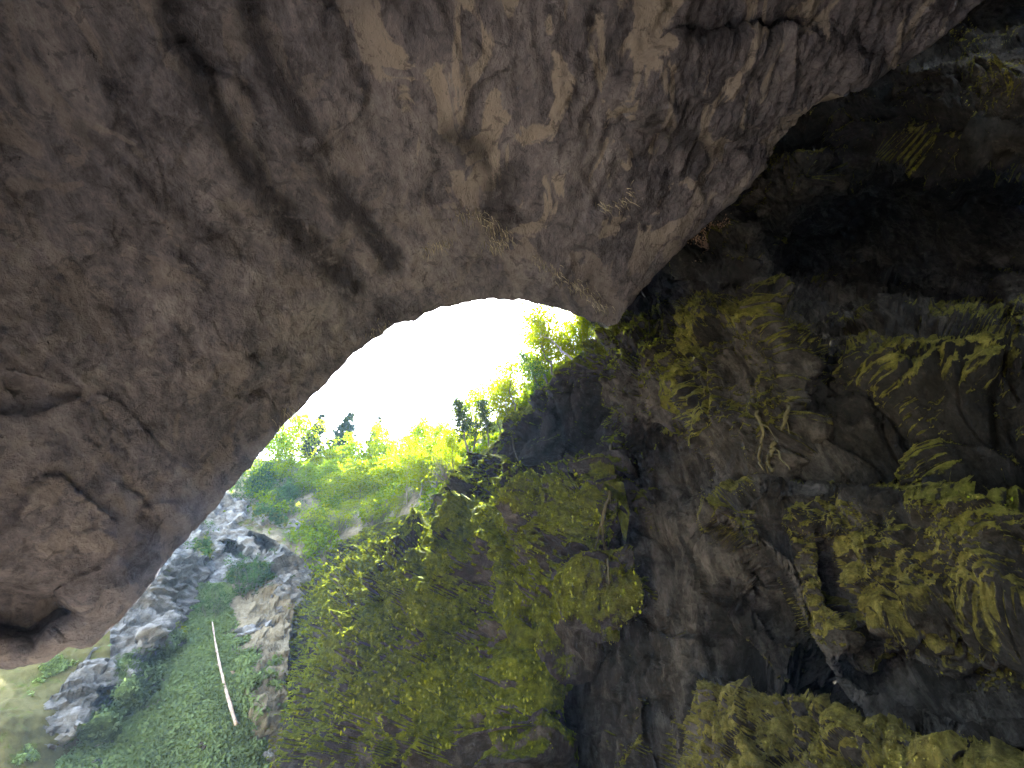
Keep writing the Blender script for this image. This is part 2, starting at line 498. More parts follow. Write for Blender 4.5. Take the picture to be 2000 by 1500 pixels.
def build_roof():
    NC, NR = 820, 400
    lip, u, knots = curve([a for a, b in lip_pairs], NC)
    outer = np.array([b for a, b in lip_pairs], float)
    ou = np.stack([np.interp(u, knots, outer[:, k]) for k in range(2)], -1)
    # wiggle the lip so that it is a broken edge
    w = np.stack([u * 95, u * 0, u * 0], -1)
    jit = fbm(w, 4, 3, 0.6) * 14
    t = np.gradient(lip[:, :2], axis=0)
    nrm = np.stack([-t[:, 1], t[:, 0]], -1)
    nrm /= np.linalg.norm(nrm, axis=1, keepdims=True)
    lip[:, :2] += nrm * jit[:, None]
    s = np.linspace(0, 1, NR) ** 1.25
    px = lip[None, :, 0] * (1 - s[:, None]) + ou[None, :, 0] * s[:, None]
    py = lip[None, :, 1] * (1 - s[:, None]) + ou[None, :, 1] * s[:, None]
    d = tps_roof(px, py)
    d = np.maximum(d, 6.0)
    # large shapes: the raised shelf at the top right, the dark rift, dents on the left
    def bulge(poly, amt, soft):
        nonlocal d
        d = d * (1 - amt * smooth(-soft, soft, sdist(px, py, poly)))
    bulge([(1190, 190), (1320, 60), (1600, 70), (1700, 140), (1560, 200), (1400, 280), (1330, 270)], 0.045, 30)
    bulge([(1310, 60), (1480, 20), (1610, 45), (1480, 75), (1350, 80)], -0.06, 14)
    bulge([(0, 1130), (120, 1140), (150, 1190), (60, 1250), (-100, 1220)], -0.07, 25)
    bulge([(880, 430), (980, 400), (1090, 480), (1190, 600), (1130, 605), (1010, 530)], 0.02, 18)
    bulge([(-100, 720), (60, 750), (150, 770), (60, 800), (-100, 790)], -0.02, 14)
    bulge([(1140, 430), (1230, 380), (1330, 300), (1480, 300), (1320, 470), (1215, 590), (1150, 520)], 0.02, 24)
    B = P(px, py, d)
    # behind the lip the mass goes on upwards: the outer cliff above the mouth
    L = B[0]
    rows = []
    rp = []
    for k in (44, 38, 32, 26, 20, 14, 9, 5.5, 3.2, 1.8, 0.9, 0.4):
        dirv = np.stack([np.clip(L[:, 0] * 0.02, -0.55, 0.1), 0.12 + 0.63 * smooth(380, 150, lip[:, 0]), np.ones(NC)], -1)  # low left columns tipped forward, an unseen overhang added to shade the bank
        r = L + dirv * k
        r[:, 1] += 0.35 * (1 - math.exp(-k))
        rows.append(r)
        rp.append((px[0], py[0]))
    back = []
    O = B[-1]
    for k, dz in ((1.5, 0.1), (4, 0.6), (7, 2.0), (10, 5.0), (12.5, 10.0), (14, 18.0), (15, 30.0)):
        back.append(O + np.array([0, -k, -dz]))
    B = np.concatenate([np.array(rows), B, np.array(back)], 0)
    px = np.concatenate([np.array([r[0] for r in rp]), px, np.repeat(px[-1:], 7, 0)], 0)
    py = np.concatenate([np.array([r[1] for r in rp]), py, np.repeat(py[-1:], 7, 0)], 0)
    N = grid_normals(B)
    q = B * np.array([1.0, 0.6, 0.8])
    warp = np.stack([fbm(q * 0.12 + 11, 2, 5), fbm(q * 0.12 + 31, 2, 6), fbm(q * 0.12 + 51, 2, 7)], -1) * 2.0
    h = fbm(q * 0.09, 3, 21) * 2.2
    fh, fe, fv = facets(q * 0.28 + warp * 0.35, 3, 0.7)
    h += fh * 0.40
    fh2, fe2, fv2 = facets(q * 0.85 + warp * 0.8, 9, 0.7)
    h += fh2 * 0.16
    h += fbm(q * 0.7, 6, 41, 0.66) * 0.45
    rid = fbm((q + warp) * np.array([0.5, 0.22, 0.35]), 4, 61, 0.55, True)
    h += rid * 0.30
    rough = smooth(250, 0, np.abs(sdist(px, py, [(1130, 120), (1500, 0), (1950, -40), (1700, 160), (1400, 290), (1200, 260)])) * (sdist(px, py, [(1130, 120), (1500, 0), (1950, -40), (1700, 160), (1400, 290), (1200, 260)]) < 0))
    h += rough * (fbm(q * 0.9, 4, 77, 0.62, True) * 0.9)
    fade = np.ones(len(B))
    fade[:12] = np.linspace(1.0, 0.25, 12)
    fade[12:40] = np.linspace(0.25, 1.0, 28)
    D = B + N * (h * fade[:, None])[..., None]
    # weathering: the water-stained bands that cross the roof, and the flaking zone
    jig = fbm(np.stack([px, py, 0 * px], -1) * 0.012, 4, 5, 0.6) * 45
    st = np.maximum(0.85 * smooth(46, 12, ldist(px + jig, py, [(330, -100), (350, 40), (395, 160), (445, 260), (520, 380), (590, 460), (690, 560)])),
                    0.85 * smooth(44, 10, ldist(px + jig, py, [(470, -100), (500, 60), (565, 200), (610, 290), (650, 370), (700, 420), (760, 500)])))
    st = np.maximum(st, 0.8 * smooth(60, 0, ldist(px + jig, py, [(890, 260), (980, 330), (960, 420)])))
    st = np.maximum(st, 0.7 * smooth(40, 5, ldist(px + jig, py, [(1290, 230), (1380, 290), (1370, 340)])))
    st = np.maximum(st, 0.5 * smooth(30, 3, ldist(px + jig, py, [(160, 250), (330, 410), (470, 500)])))
    pt = smooth(-160, 60, sdist(px, py, [(720, 60), (1000, -50), (1900, -60), (1700, 160), (1400, 300), (1280, 450), (1000, 420), (800, 260)]))
    pt = np.maximum(pt, 0.25)
    gf = grid_faces(*D.shape[:2])
    rr, cc = gf[:, 0] // NC, gf[:, 0] % NC
    gf = gf[~((rr > len(D) - 8) & (ou[cc, 0] < -350))]          # unseen gap cut at the back left, letting skylight onto the right wall
    o = mesh_from('cave_roof', D.reshape(-1, 3), gf, M_ROOF, attrs={'stain': st.ravel(), 'patch': pt.ravel()}, smooth_shade=True)
    tag(o, 'huge brown-grey rock vault overhanging the pit with an arched lip', kind='structure')
    return D, N, px, py
ROOF = build_roof()

# ------------------------------------------------------------------ the mossy right-hand wall
WN = np.array([44.0, 36.0, 0.0]) / 56.85
def wall_plane(px, py):
    r = ray(px, py)
    den = np.maximum(r @ WN, 150.0)
    return 19.7 / den * F

RIDGE = [(1205, 648), (1185, 655), (1150, 685), (1125, 706), (1090, 738), (1060, 765), (1035, 795), (1010, 822), (975, 858), (940, 890), (900, 925), (870, 950), (845, 975), (830, 1000)]
wall_left = [(1500, -600), (1300, -300), (1150, 0), (1110, 280), (1100, 420), (1130, 600)] + RIDGE + [
    (800, 1006), (760, 1018), (720, 1030), (660, 1048), (615, 1066), (600, 1110), (588, 1160), (596, 1210), (566, 1260), (556, 1300), (548, 1350), (536, 1400), (528, 1440), (545, 1500), (560, 1700), (580, 2000)]
wl = np.array(wall_left, float)

def build_wall():
    NR, NCc = 860, 640
    y = np.concatenate([np.linspace(-600, 0, 90, endpoint=False), np.linspace(0, 1520, 700, endpoint=False), np.linspace(1520, 2000, NR - 790)])
    xl = np.interp(y, wl[:, 1], wl[:, 0])
    xl = xl + fbm(np.stack([y * 0.02, 0 * y, 0 * y], -1), 4, 9, 0.6) * 22 * smooth(600, 700, y)
    s = np.linspace(0, 1, NCc) ** 1.12
    px = xl[:, None] + (2600 - xl[:, None]) * s[None]
    py = np.repeat(y[:, None], NCc, 1)
    m = TPS([(1205, 648, 1.06), (1060, 765, 1.06), (940, 890, 1.06), (830, 1000, 1.08), (615, 1066, 1.22), (590, 1200, 1.12), (540, 1400, 1.02), (560, 1800, 0.95),
             (1000, 1100, 1.0), (1000, 1500, 0.93), (1300, 800, 1.02), (1300, 1200, 0.98), (1300, 1600, 0.93), (1700, 800, 1.0), (1700, 1200, 1.0), (1700, 1600, 0.9),
             (2000, 400, 1.1), (2000, 900, 1.0), (2400, 800, 1.0), (2400, 1600, 0.9), (1600, 200, 1.1), (2200, -400, 1.0), (2600, 0, 1.0), (700, 1300, 1.0), (800, 1150, 1.05)])(px, py)
    d = np.minimum(wall_plane(px, py), 30 + 16 * smooth(450, 650, py) + 20 * smooth(650, 900, py)) * m
    jx = fbm(np.stack([px, py, 0 * px], -1) * 0.008, 2, 15, 0.5) * 60
    jy = fbm(np.stack([px, py, 0 * px + 50], -1) * 0.008, 2, 16, 0.5) * 60
    def bulge(poly, amt, soft, jig=1.0):
        nonlocal d
        d = d * (1 - amt * smooth(-soft, soft, sdist(px + jx * jig, py + jy * jig, poly)))
    # the recess under the roof and the black hollow in it
    bulge([(1100, 560), (1500, 220), (1950, -100), (2700, -300), (2700, 780), (2000, 700), (1720, 560), (1500, 555), (1300, 630), (1215, 625)], -0.30, 110, 0.5)
    hol = smooth(-70, 60, sdist(px + 0.6 * jx, py + 0.6 * jy, [(1520, 470), (1640, 370), (1760, 320), (2000, 330), (2400, 400), (2400, 900), (1950, 800), (1700, 720), (1540, 620)]))
    d = d * (1 + 0.5 * hol * (1 - smooth(500, 780, py)))
    bulge([(1290, 500), (1400, 380), (1560, 300), (1640, 360), (1560, 450), (1510, 540), (1380, 560)], 0.13, 26, 0.6)
    bulge([(1600, 250), (1800, 120), (2100, 40), (2300, 300), (2000, 350), (1750, 305)], 0.13, 40)
    bulge([(1935, 535), (2150, 560), (2150, 740), (1985, 640)], 0.28, 10, 0.2)
    # lobes of the wall
    bulge([(1190, 655), (1250, 622), (1290, 660), (1350, 700), (1330, 800), (1250, 850), (1190, 780)], 0.06, 22, 0.7)
    bulge([(1350, 750), (1400, 690), (1480, 620), (1560, 700), (1580, 850), (1540, 930), (1440, 935), (1380, 860)], 0.085, 20, 0.6)
    bulge([(1645, 690), (1760, 820), (1860, 960), (2400, 1000), (2400, 700), (1900, 610), (1720, 610)], 0.09, 36, 0.5)
    bulge([(1580, 860), (1660, 800), (1760, 850), (1850, 970), (1600, 940)], 0.05, 24)
    bulge([(1230, 830), (1340, 780), (1420, 935), (1330, 1000), (1220, 940)], -0.08, 26, 0.6)
    bulge([(845, 990), (1000, 850), (1050, 920), (1000, 1040), (890, 1105), (830, 1075)], -0.06, 22, 0.5)
    bulge([(1080, 800), (1140, 730), (1180, 820), (1130, 900), (1080, 900)], -0.05, 22, 0.6)
    bulge([(660, 1150), (900, 1095), (1060, 1000), (1190, 990), (1200, 1160), (1060, 1230), (1040, 1500), (1050, 1800), (600, 1800), (640, 1350)], 0.09, 55)
    bulge([(1060, 1240), (1200, 1170), (1330, 1250), (1330, 1520), (1340, 1900), (1060, 1900)], -0.05, 30)
    bulge([(1372, 1075), (1400, 1050), (1440, 1120), (1500, 1215), (1580, 1310), (1490, 1330), (1410, 1240)], 0.05, 24, 0.3)
    # the great block with a straight overhanging edge, and the ledges under it
    blk = [(1380, 1008), (1430, 968), (1480, 935), (1600, 950), (1700, 965), (1850, 985), (2050, 990), (2500, 1050), (2500, 1460), (2000, 1450), (1860, 1445), (1765, 1425), (1645, 1358), (1575, 1262), (1505, 1125), (1440, 1060)]
    bulge(blk, 0.16, 13, 0.12)
    bulge([(1640, 1340), (1720, 1260), (1900, 1240), (2150, 1260), (2150, 1460), (1850, 1445)], -0.12, 60, 0.5)
    bulge([(1590, 1040), (1640, 1050), (1680, 1180), (1740, 1260), (1690, 1270), (1630, 1170)], -0.05, 14, 0.4)
    bulge([(1330, 1520), (1355, 1345), (1400, 1315), (1470, 1335), (1560, 1345), (1650, 1400), (1800, 1445), (1900, 1490), (2200, 1560), (2200, 2000), (1340, 2000)], 0.22, 22, 0.4)
    bulge([(1830, 1500), (1850, 1450), (1900, 1440), (2000, 1490), (2200, 1600), (1900, 1700)], 0.10, 14, 0.2)
    d0 = d
    B = P(px, py, d)
    # columns that fold the crest back behind itself
    left = []
    for k in (9, 6.0, 3.6, 1.8, 0.7):
        pxx = px[:, 0] + 3.0 * k * smooth(600, 700, y)
        left.append(P(pxx, y + 4.5 * k, d[:, 0] * (1 + 0.035 * k)))
    right = []
    R = B[:, -1]
    for k in (1.5, 4, 9, 18, 34):
        right.append(R + np.array([0.22, -1.0, 0]) * k)
    B = np.concatenate([np.stack(left, 1), B, np.stack(right, 1)], 1)
    pad = lambda a: np.concatenate([np.repeat(a[:, :1], 5, 1), a, np.repeat(a[:, -1:], 5, 1)], 1)
    px, py = pad(px), pad(py)
    N = grid_normals(B)
    # rock relief
    q = B * np.array([1, 1, 0.55])
    warp = np.stack([fbm(q * 0.15 + 11, 3, 5), fbm(q * 0.15 + 31, 3, 6), fbm(q * 0.15 + 51, 3, 7)], -1) * 2.2
    lu = np.linalg.norm(np.gradient(B, axis=1), axis=-1); lv = np.linalg.norm(np.gradient(B, axis=0), axis=-1)
    stt = np.maximum(lu, lv) / (np.linalg.norm(B - CAM, axis=-1) * 0.0030)
    calm = 1 / (1 + 0.8 * np.maximum(stt - 4.0, 0))
    for _k in range(12):
        calm[1:-1] = (calm[:-2] + calm[1:-1] + calm[2:]) / 3
        calm[:, 1:-1] = (calm[:, :-2] + calm[:, 1:-1] + calm[:, 2:]) / 3
    h = fbm(q * 0.11, 3, 121) * 2.4
    fh, fe, fv = facets(q * 0.30 + warp * 0.45, 13, 0.8)
    nf = np.clip(np.linalg.norm(B - CAM, axis=-1) / 34.0, 0.3, 1.0)
    h += fh * 1.1 * nf
    fh3, fe3, fv3 = facets(B * np.array([0.16, 0.16, 0.10]) + warp * 0.12, 23, 0.8)
    h += fh3 * 1.6 * nf
    fh2, fe2, fv2 = facets(q * 0.85 + warp * 0.9, 19, 0.8)
    h += fh2 * 0.34 * nf
    crk = np.abs(perlin((B + warp * 0.6) * np.array([0.30, 0.30, 0.13]), 331))
    h -= smooth(0.035, 0.0, crk) * 0.55 * nf
    crk2 = np.abs(perlin((B + warp * 0.8) * np.array([0.7, 0.7, 0.28]), 332))
    h -= smooth(0.04, 0.0, crk2) * 0.25 * nf
    flute = fbm((B + warp) * np.array([0.95, 0.95, 0.14]), 4, 141, 0.55, True)
    flz = np.maximum(0.35, smooth(-30, 50, sdist(px, py, [(1050, 1130), (1250, 1130), (1360, 1230), (1350, 1600), (1040, 1600)])))
    h += flute * 0.75 * flz * np.clip(1.25 - 1.6 * np.abs(N[..., 2]), 0, 1)
    h += fbm(B * np.array([0.9, 0.9, 0.6]), 6, 151, 0.72) * 0.95 * nf + fbm((B + warp) * 0.32, 3, 155, 0.55, True) * 0.5 * nf
    # ribs that run obliquely down the mossy slope
    ra = B @ np.array([-0.50, 0.60, -0.62]); rb = B @ np.array([-0.40, 0.48, 0.78]); rc = B @ WN
    rq = np.stack([ra * 0.075, rb * 0.40, rc * 0.25], -1) + warp * 0.10
    ribz = smooth(-60, 80, sdist(px, py, [(600, 1100), (850, 1000), (1050, 900), (1250, 900), (1230, 1200), (1080, 1300), (1060, 1800), (560, 1800)]))
    h += ribz * fbm(rq, 3, 157, 0.5, True) * 5.2
    rq2 = np.stack([ra * 0.2, rb * 1.0, rc * 0.6], -1) + warp * 0.2
    h += ribz * fbm(rq2, 2, 158, 0.5, True) * 1.3
    # moss cover map: where it grows (a plan of the wall), more on what faces up
    bright = smooth(-110, 90, sdist(px + 1.5 * jx_pad(jx), py + 1.5 * jx_pad(jy), [(630, 1120), (760, 1060), (850, 1090), (930, 1060), (1000, 980), (1100, 960), (1200, 940), (1230, 1080), (1190, 1200), (1070, 1180), (1040, 1300), (1060, 1520), (650, 1520), (620, 1350)]))
    crest = smooth(46, 6, ldist(px, py, RIDGE)) * smooth(1000, 960, py * 0 + 900)
    olive = smooth(-60, 60, sdist(px, py, [(1180, 650), (1260, 610), (1500, 580), (1620, 700), (1540, 930), (1300, 850), (1180, 900)])) * 0.55
    block = smooth(-30, 50, sdist(px, py, blk)) * 0.66 * smooth(1340, 1180, py - 0.10 * (px - 1600))
    ledge = smooth(-20, 40, sdist(px, py, [(1340, 1520), (1360, 1330), (1560, 1345), (1800, 1445), (2200, 1580), (2200, 2000), (1340, 2000)])) * 0.72
    right_ = smooth(-80, 60, sdist(px, py, [(1640, 680), (1900, 600), (2300, 700), (2300, 1000), (1860, 960), (1760, 830)])) * 0.5
    left_ = smooth(-40, 30, sdist(px, py, [(600, 1060), (760, 1020), (840, 1000), (840, 1090), (640, 1200), (600, 1300), (560, 1320)])) * 0.5
    moss = np.maximum.reduce([bright * 0.95, crest, olive, block, ledge, right_, left_, 0.08 + 0 * px])
    brown = np.clip(np.maximum.reduce([0.75 * smooth(1120, 1420, px), 0.0 * px]) + 0.5 * fbm(B * 0.25, 3, 171) + 0.3 * smooth(980, 1200, px) * smooth(1000, 1150, py), 0, 1)
    patchy = fbm((B + warp * 0.8) * np.array([0.42, 0.42, 0.22]), 5, 181, 0.62)
    recess = 0.30 * smooth(-40, 60, sdist(px, py, [(1300, 500), (1600, 230), (2100, 0), (2300, 500), (1900, 330), (1600, 400), (1500, 560)]))
    moss = np.maximum(moss, recess)
    moss = moss * (0.80 + 1.7 * patchy) + 0.60 * patchy + 0.04
    moss = np.maximum(moss, crest * 0.85 * smooth(-0.3, 0.1, patchy))
    # cushions: rounded drooping bolsters where moss is thick
    cush = fbm((B + warp * 0.5) * np.array([0.9, 0.9, 0.5]), 3, 191, 0.5)
    mk = smooth(0.18, 0.6, moss)
    h += mk * (np.abs(cush) * 1.0) * nf
    wq = (B + warp * 0.25) * np.array([1, 1, 0.62])
    h += mk * (tufts(wq * 0.95, 205) * 1.05 * nf + tufts(wq * 2.1, 206) * 0.46 + fbm(B * 3.5, 2, 207) * 0.10)
    near = smooth(34, 18, np.linalg.norm(B - CAM, axis=-1))
    h += mk * near * (tufts(wq * 4.3, 208) * 0.11 + fbm(B * 7.0, 2, 209) * 0.05)
    fade = np.ones(px.shape[1]); fade[:5] = 0.35; fade[5:20] = np.linspace(0.4, 1, 15)
    D = B + N * (h * fade[None] * calm)[..., None]
    N2 = grid_normals(D)
    upf = N2[..., 2]
    mossm = np.clip(moss + 0.7 * (upf + 0.02) * smooth(0.05, 0.3, moss) + 0.20 * bright, 0, 1.1)  # undersides kept bare partly to put the dark of shaded gaps into the colour
    st = np.clip(0.8 * smooth(0.0, 0.35, fbm(B * np.array([0.5, 0.5, 0.07]), 3, 201)) + 0.4 * smooth(0.04, 0.0, fe), 0, 1)
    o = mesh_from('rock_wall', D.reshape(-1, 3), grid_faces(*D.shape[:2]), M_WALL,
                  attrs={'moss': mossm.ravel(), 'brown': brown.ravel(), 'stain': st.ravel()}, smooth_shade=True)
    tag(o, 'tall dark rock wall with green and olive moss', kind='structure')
    return D, N2, px, py, mossm, brown
def jx_pad(a):
    return np.concatenate([np.repeat(a[:, :1], 5, 1), a, np.repeat(a[:, -1:], 5, 1)], 1)
WALL = build_wall()

# ------------------------------------------------------------------ generic sheet
def sheet(name, label, y0, y1, xl, xr, rows, cols, ctrl, mat, relief, mossf=None, brownf=None, kind='structure', feats=(), tweak=None, stainf=None, flat=False):
    y = np.linspace(y0, y1, rows)
    s = np.linspace(0, 1, cols)
    a = np.interp(y, [p[1] for p in xl], [p[0] for p in xl])
    b = np.interp(y, [p[1] for p in xr], [p[0] for p in xr])
    px = a[:, None] + (b - a)[:, None] * s[None]
    py = np.repeat(y[:, None], cols, 1)
    if tweak is not None: px, py = tweak(px, py)
    d = TPS(ctrl)(px, py)
    for poly, amt, soft in feats:
        d = d * (1 - amt * smooth(-soft, soft, sdist(px, py, poly)))
    B = P(px, py, d)
    N = grid_normals(B)
    D = B + N * relief(B, px, py)[..., None]
    N2 = grid_normals(D)
    z = np.zeros(px.shape)
    mo = mossf(D, N2, px, py) if mossf else z
    br = brownf(D, N2, px, py) if brownf else z
    st = stainf(D, N2, px, py) if stainf else z
    o = mesh_from(name, D.reshape(-1, 3), grid_faces(rows, cols), mat, attrs={'moss': mo.ravel(), 'brown': br.ravel(), 'stain': st.ravel()}, smooth_shade=not flat)
    tag(o, label, kind=kind)
    return o, D, N2, px, py, mo

# ------------------------------------------------------------------ hillside with the trees
CREST = [(200, 900), (420, 890), (500, 892), (560, 905), (600, 915), (660, 925), (740, 925), (800, 915), (850, 900), (900, 866), (950, 830), (1000, 780), (1050, 742), (1120, 690), (1190, 650), (1300, 600)]
def hill_tweak(px, py):
    # rows run from the crest line down to well below the visible edge
    t = (py - 600) / 600.0
    cy = np.interp(px, [p[0] for p in CREST], [p[1] for p in CREST])
    ly = np.interp(px, [200, 420, 560, 620, 700, 830, 900, 1000, 1100, 1200, 1300], [1010, 1010, 1060, 1120, 1130, 1100, 1020, 930, 830, 760, 700])
    return px, cy + (ly - cy) * t
def hill_relief(B, px, py):
    return fbm(B * 0.12, 4, 301) * 3.0 + fbm(B * 0.6, 4, 311, 0.6) * 0.9
hill_ctrl = [(200, 900, 92), (420, 890, 92), (600, 915, 92), (740, 925, 90), (850, 900, 82), (950, 830, 72), (1050, 742, 62), (1190, 650, 52), (1300, 600, 48),
             (420, 1010, 74), (560, 1060, 67), (620, 1120, 62), (700, 1130, 60), (830, 1100, 55), (900, 1020, 53), (1000, 930, 50), (1100, 830, 46), (1200, 760, 42), (1300, 700, 38), (700, 1010, 72), (830, 985, 60)]
HILL = sheet('hill', 'steep wooded hillside rising behind the pit', 600, 1200, [(200, 0), (200, 2000)], [(1300, 0), (1300, 2000)], 200, 420, hill_ctrl, M_SLOPE, hill_relief,
             mossf=lambda D, N, px, py: np.clip(0.45 + 0.7 * fbm(D * 0.2, 3, 321), 0, 1), brownf=lambda D, N, px, py: np.clip(0.3 + fbm(D * 0.3, 3, 331), 0, 1), tweak=hill_tweak)
tps_hill = TPS(hill_ctrl)

# ------------------------------------------------------------------ pale cliff on the far side
def cliff_relief(B, px, py):
    q = np.stack([B[..., 0] * 0.8 + B[..., 2] * 0.45, B[..., 1], B[..., 2] * 1.1 - B[..., 0] * 0.5], -1)
    fh, fe, fv = facets(q * 0.32, 403, 1.1)
    f2, e2, v2 = facets(q * np.array([0.8, 0.8, 1.5]), 405, 1.1)
    return fbm(B * 0.10, 3, 401) * 2.5 + fh * 1.3 + f2 * 0.55 + fbm(B * 0.9, 4, 411, 0.6) * 0.5
def cliff_tweak(px, py):
    top = np.interp(px, [-200, 300, 400, 440, 480, 540, 590, 620, 700], [1010, 985, 968, 955, 975, 1005, 1020, 1075, 1130])
    top = top + fbm(np.stack([px * 0.02, 0 * px, 0 * px], -1), 4, 77, 0.6) * 30
    t = (py - 860) / 700.0
    return px, top + (1560 - top) * t
def cliff_moss(D, N, px, py):
    g = np.maximum.reduce([smooth(-30, 30, sdist(px, py, [(470, 900), (560, 880), (600, 960), (560, 1030), (490, 1020)])),
                           smooth(-20, 25, sdist(px, py, [(370, 1050), (410, 1030), (430, 1080), (400, 1100)])),
                           smooth(-25, 25, sdist(px, py, [(440, 1120), (500, 1090), (540, 1120), (500, 1180), (440, 1200)])),
                           0.75 * smooth(-40, 40, sdist(px, py, [(180, 1230), (400, 1150), (420, 1230), (300, 1500), (0, 1500)]))])
    return np.clip(g * (0.9 + fbm(D * 0.4, 3, 421)) + 0.25 * fbm(D * 0.3, 3, 422), 0, 1)
CLIFF = sheet('cliff', 'pale grey broken limestone cliff across the pit', 860, 1560, [(-200, 0), (-200, 2000)], [(700, 0), (700, 2000)], 420, 430,
              [(-200, 900, 70), (300, 880, 80), (500, 880, 82), (700, 900, 84), (400, 1000, 72), (560, 1000, 74), (640, 1050, 72), (700, 1150, 66), (300, 1150, 60), (450, 1150, 64), (560, 1200, 62), (120, 1300, 50), (350, 1300, 54), (560, 1400, 54),
               (0, 1450, 44), (300, 1500, 48), (-200, 1300, 46), (-200, 1500, 38), (700, 1500, 50)],
              M_CLIFF, cliff_relief, mossf=cliff_moss, tweak=cliff_tweak, brownf=lambda D, N, px, py: np.clip(smooth(430, 640, px) * 0.6 + 0.4 * fbm(D * 0.2, 3, 431), 0, 1),
              feats=[([(434, 1055), (462, 1062), (492, 1085), (480, 1092), (440, 1082)], -0.06, 5), ([(428, 1180), (450, 1160), (470, 1180), (462, 1232), (430, 1220)], -0.12, 8),
                     ([(490, 1042), (545, 1058), (550, 1082), (510, 1070)], -0.05, 6), ([(460, 1240), (478, 1205), (500, 1230), (520, 1245), (470, 1262)], 0.05, 6)])

# the yellow-green bank that shows under the low left edge of the roof
FIELD = sheet('bank', 'yellow-green grassy bank lit beyond the low edge of the roof', 1225, 1520, [(-250, 0), (-250, 2000)], [(215, 0), (215, 2000)], 120, 160,
              [(-250, 1230, 44), (215, 1230, 47), (-250, 1520, 32), (215, 1520, 40), (0, 1300, 42), (0, 1400, 36)], M_BANK,
              lambda B, px, py: fbm(B * 0.3, 4, 451) * 0.8 + fbm(B * 1.2, 4, 452, 0.6) * 0.3,
              mossf=lambda D, N, px, py: np.clip(0.36 + 0.9 * fbm(D * 0.3, 3, 453), 0, 1))

# the grey rib of rock running down to the lower left
def rib_relief(B, px, py):
    q = np.stack([B[..., 0] * 0.8 + B[..., 2] * 0.6, B[..., 1], B[..., 2] - B[..., 0] * 0.6], -1)
    fh, fe, fv = facets(q * np.array([0.35, 0.5, 0.9]), 463, 1.0)
    return fbm(B * 0.2, 3, 461) * 1.8 + fh * 0.9 + fbm(B * 0.6, 5, 465, 0.62) * 1.3
RIB = sheet('rock_rib', 'grey rib of rock running down to the lower left', 1090, 1560, [(340, 1090), (300, 1130), (235, 1205), (180, 1270), (120, 1340), (60, 1400), (0, 1450), (-80, 1560)],
            [(420, 1090), (415, 1190), (400, 1260), (370, 1330), (340, 1420), (240, 1480), (100, 1560)], 260, 200,
            [(340, 1100, 58), (420, 1090, 70), (415, 1190, 63), (400, 1260, 58), (370, 1330, 52), (340, 1420, 47.5), (240, 1480, 43.5), (100, 1560, 38.5), (235, 1205, 50), (330, 1150, 56), (300, 1230, 50.5), (180, 1270, 45),
             (250, 1320, 44.5), (120, 1340, 41), (180, 1400, 40), (0, 1450, 36), (60, 1490, 36), (-80, 1560, 32)], M_RIB, rib_relief,
            mossf=lambda D, N, px, py: np.clip(smooth(-50, 60, sdist(px, py, [(230, 1290), (330, 1240), (400, 1220), (370, 1340), (310, 1420), (150, 1500), (60, 1500), (180, 1380)])) * 0.75 + 0.12 + 1.3 * fbm(D * 0.35, 4, 467, 0.6), 0, 1),
            feats=[([(196, 1352), (228, 1344), (236, 1400), (206, 1398)], -0.06, 8), ([(60, 1490), (130, 1450), (250, 1440), (330, 1400), (250, 1470), (110, 1500)], -0.06, 8),
                   ([(250, 1300), (320, 1290), (330, 1345), (270, 1380), (235, 1350)], 0.04, 14), ([(150, 1400), (210, 1405), (240, 1440), (160, 1450), (120, 1440)], 0.04, 12), ([(270, 1225), (330, 1215), (340, 1265), (290, 1280)], 0.03, 10),
                   ([(330, 1345), (360, 1300), (350, 1355), (290, 1400)], -0.05, 6)])

# green scree slope and the floor of the pit
def slope_relief(B, px, py):
    fh, fe, fv = facets(B * 0.5, 475, 1.0)
    return fbm(B * 0.14, 3, 471) * 1.2 + fbm(B * 0.9, 4, 472, 0.6) * 0.5 + smooth(455, 530, px) * (fh * 0.8 + fbm(B * 0.5, 4, 476, 0.6, True) * 1.2)
SLOPE = sheet('slope', 'grass-green scree slope in the bottom of the pit', 1140, 1750, [(380, 1140), (365, 1215), (280, 1330), (190, 1420), (20, 1480), (-240, 1600), (-340, 1750)],
              [(590, 1140), (572, 1200), (560, 1300), (560, 1750)], 300, 260,
              [(410, 1215, 57), (500, 1200, 60), (580, 1150, 66), (560, 1300, 53), (330, 1330, 47.5), (450, 1350, 47.5), (250, 1420, 42), (540, 1450, 45), (80, 1480, 37), (300, 1500, 40), (500, 1500, 42), (-300, 1750, 24), (560, 1750, 33)],
              M_SLOPE, slope_relief,
              mossf=lambda D, N, px, py: np.clip(0.80 - 0.6 * smooth(475, 540, px - 0.05 * (py - 1400)) - 0.9 * smooth(1290, 1180, py) * smooth(440, 480, px) + 1.2 * fbm(D * 0.4, 4, 473, 0.6), 0, 1),
              brownf=lambda D, N, px, py: np.clip(0.8 * fbm(D * 0.4, 3, 474), 0, 1),
              feats=[([(470, 1295), (520, 1280), (575, 1250), (590, 1400), (560, 1440), (520, 1420), (482, 1370)], 0.05, 9)])

def build_floor():
    xs = np.linspace(-60, 45, 220)
    ys = np.linspace(-45, 75, 240)
    X, Y = np.meshgrid(xs, ys)
    Z = -0.4 + np.maximum(0, Y - 12) * 0.03 + 0 * X
    B = np.stack([X, Y, Z], -1)
    Z = Z + fbm(B * 0.12, 4, 501) * 1.2 * smooth(2, 9, np.hypot(X, Y)) + fbm(B * 0.9, 3, 502) * 0.12
    D = np.stack([X, Y, Z], -1)
    o = mesh_from('ground', D.reshape(-1, 3), grid_faces(240, 220), M_TAN, attrs={'moss': np.full(X.size, 0.25), 'brown': np.full(X.size, 0.4), 'stain': np.zeros(X.size)}, smooth_shade=True)
    tag(o, 'stony floor of the pit', kind='structure')
build_floor()

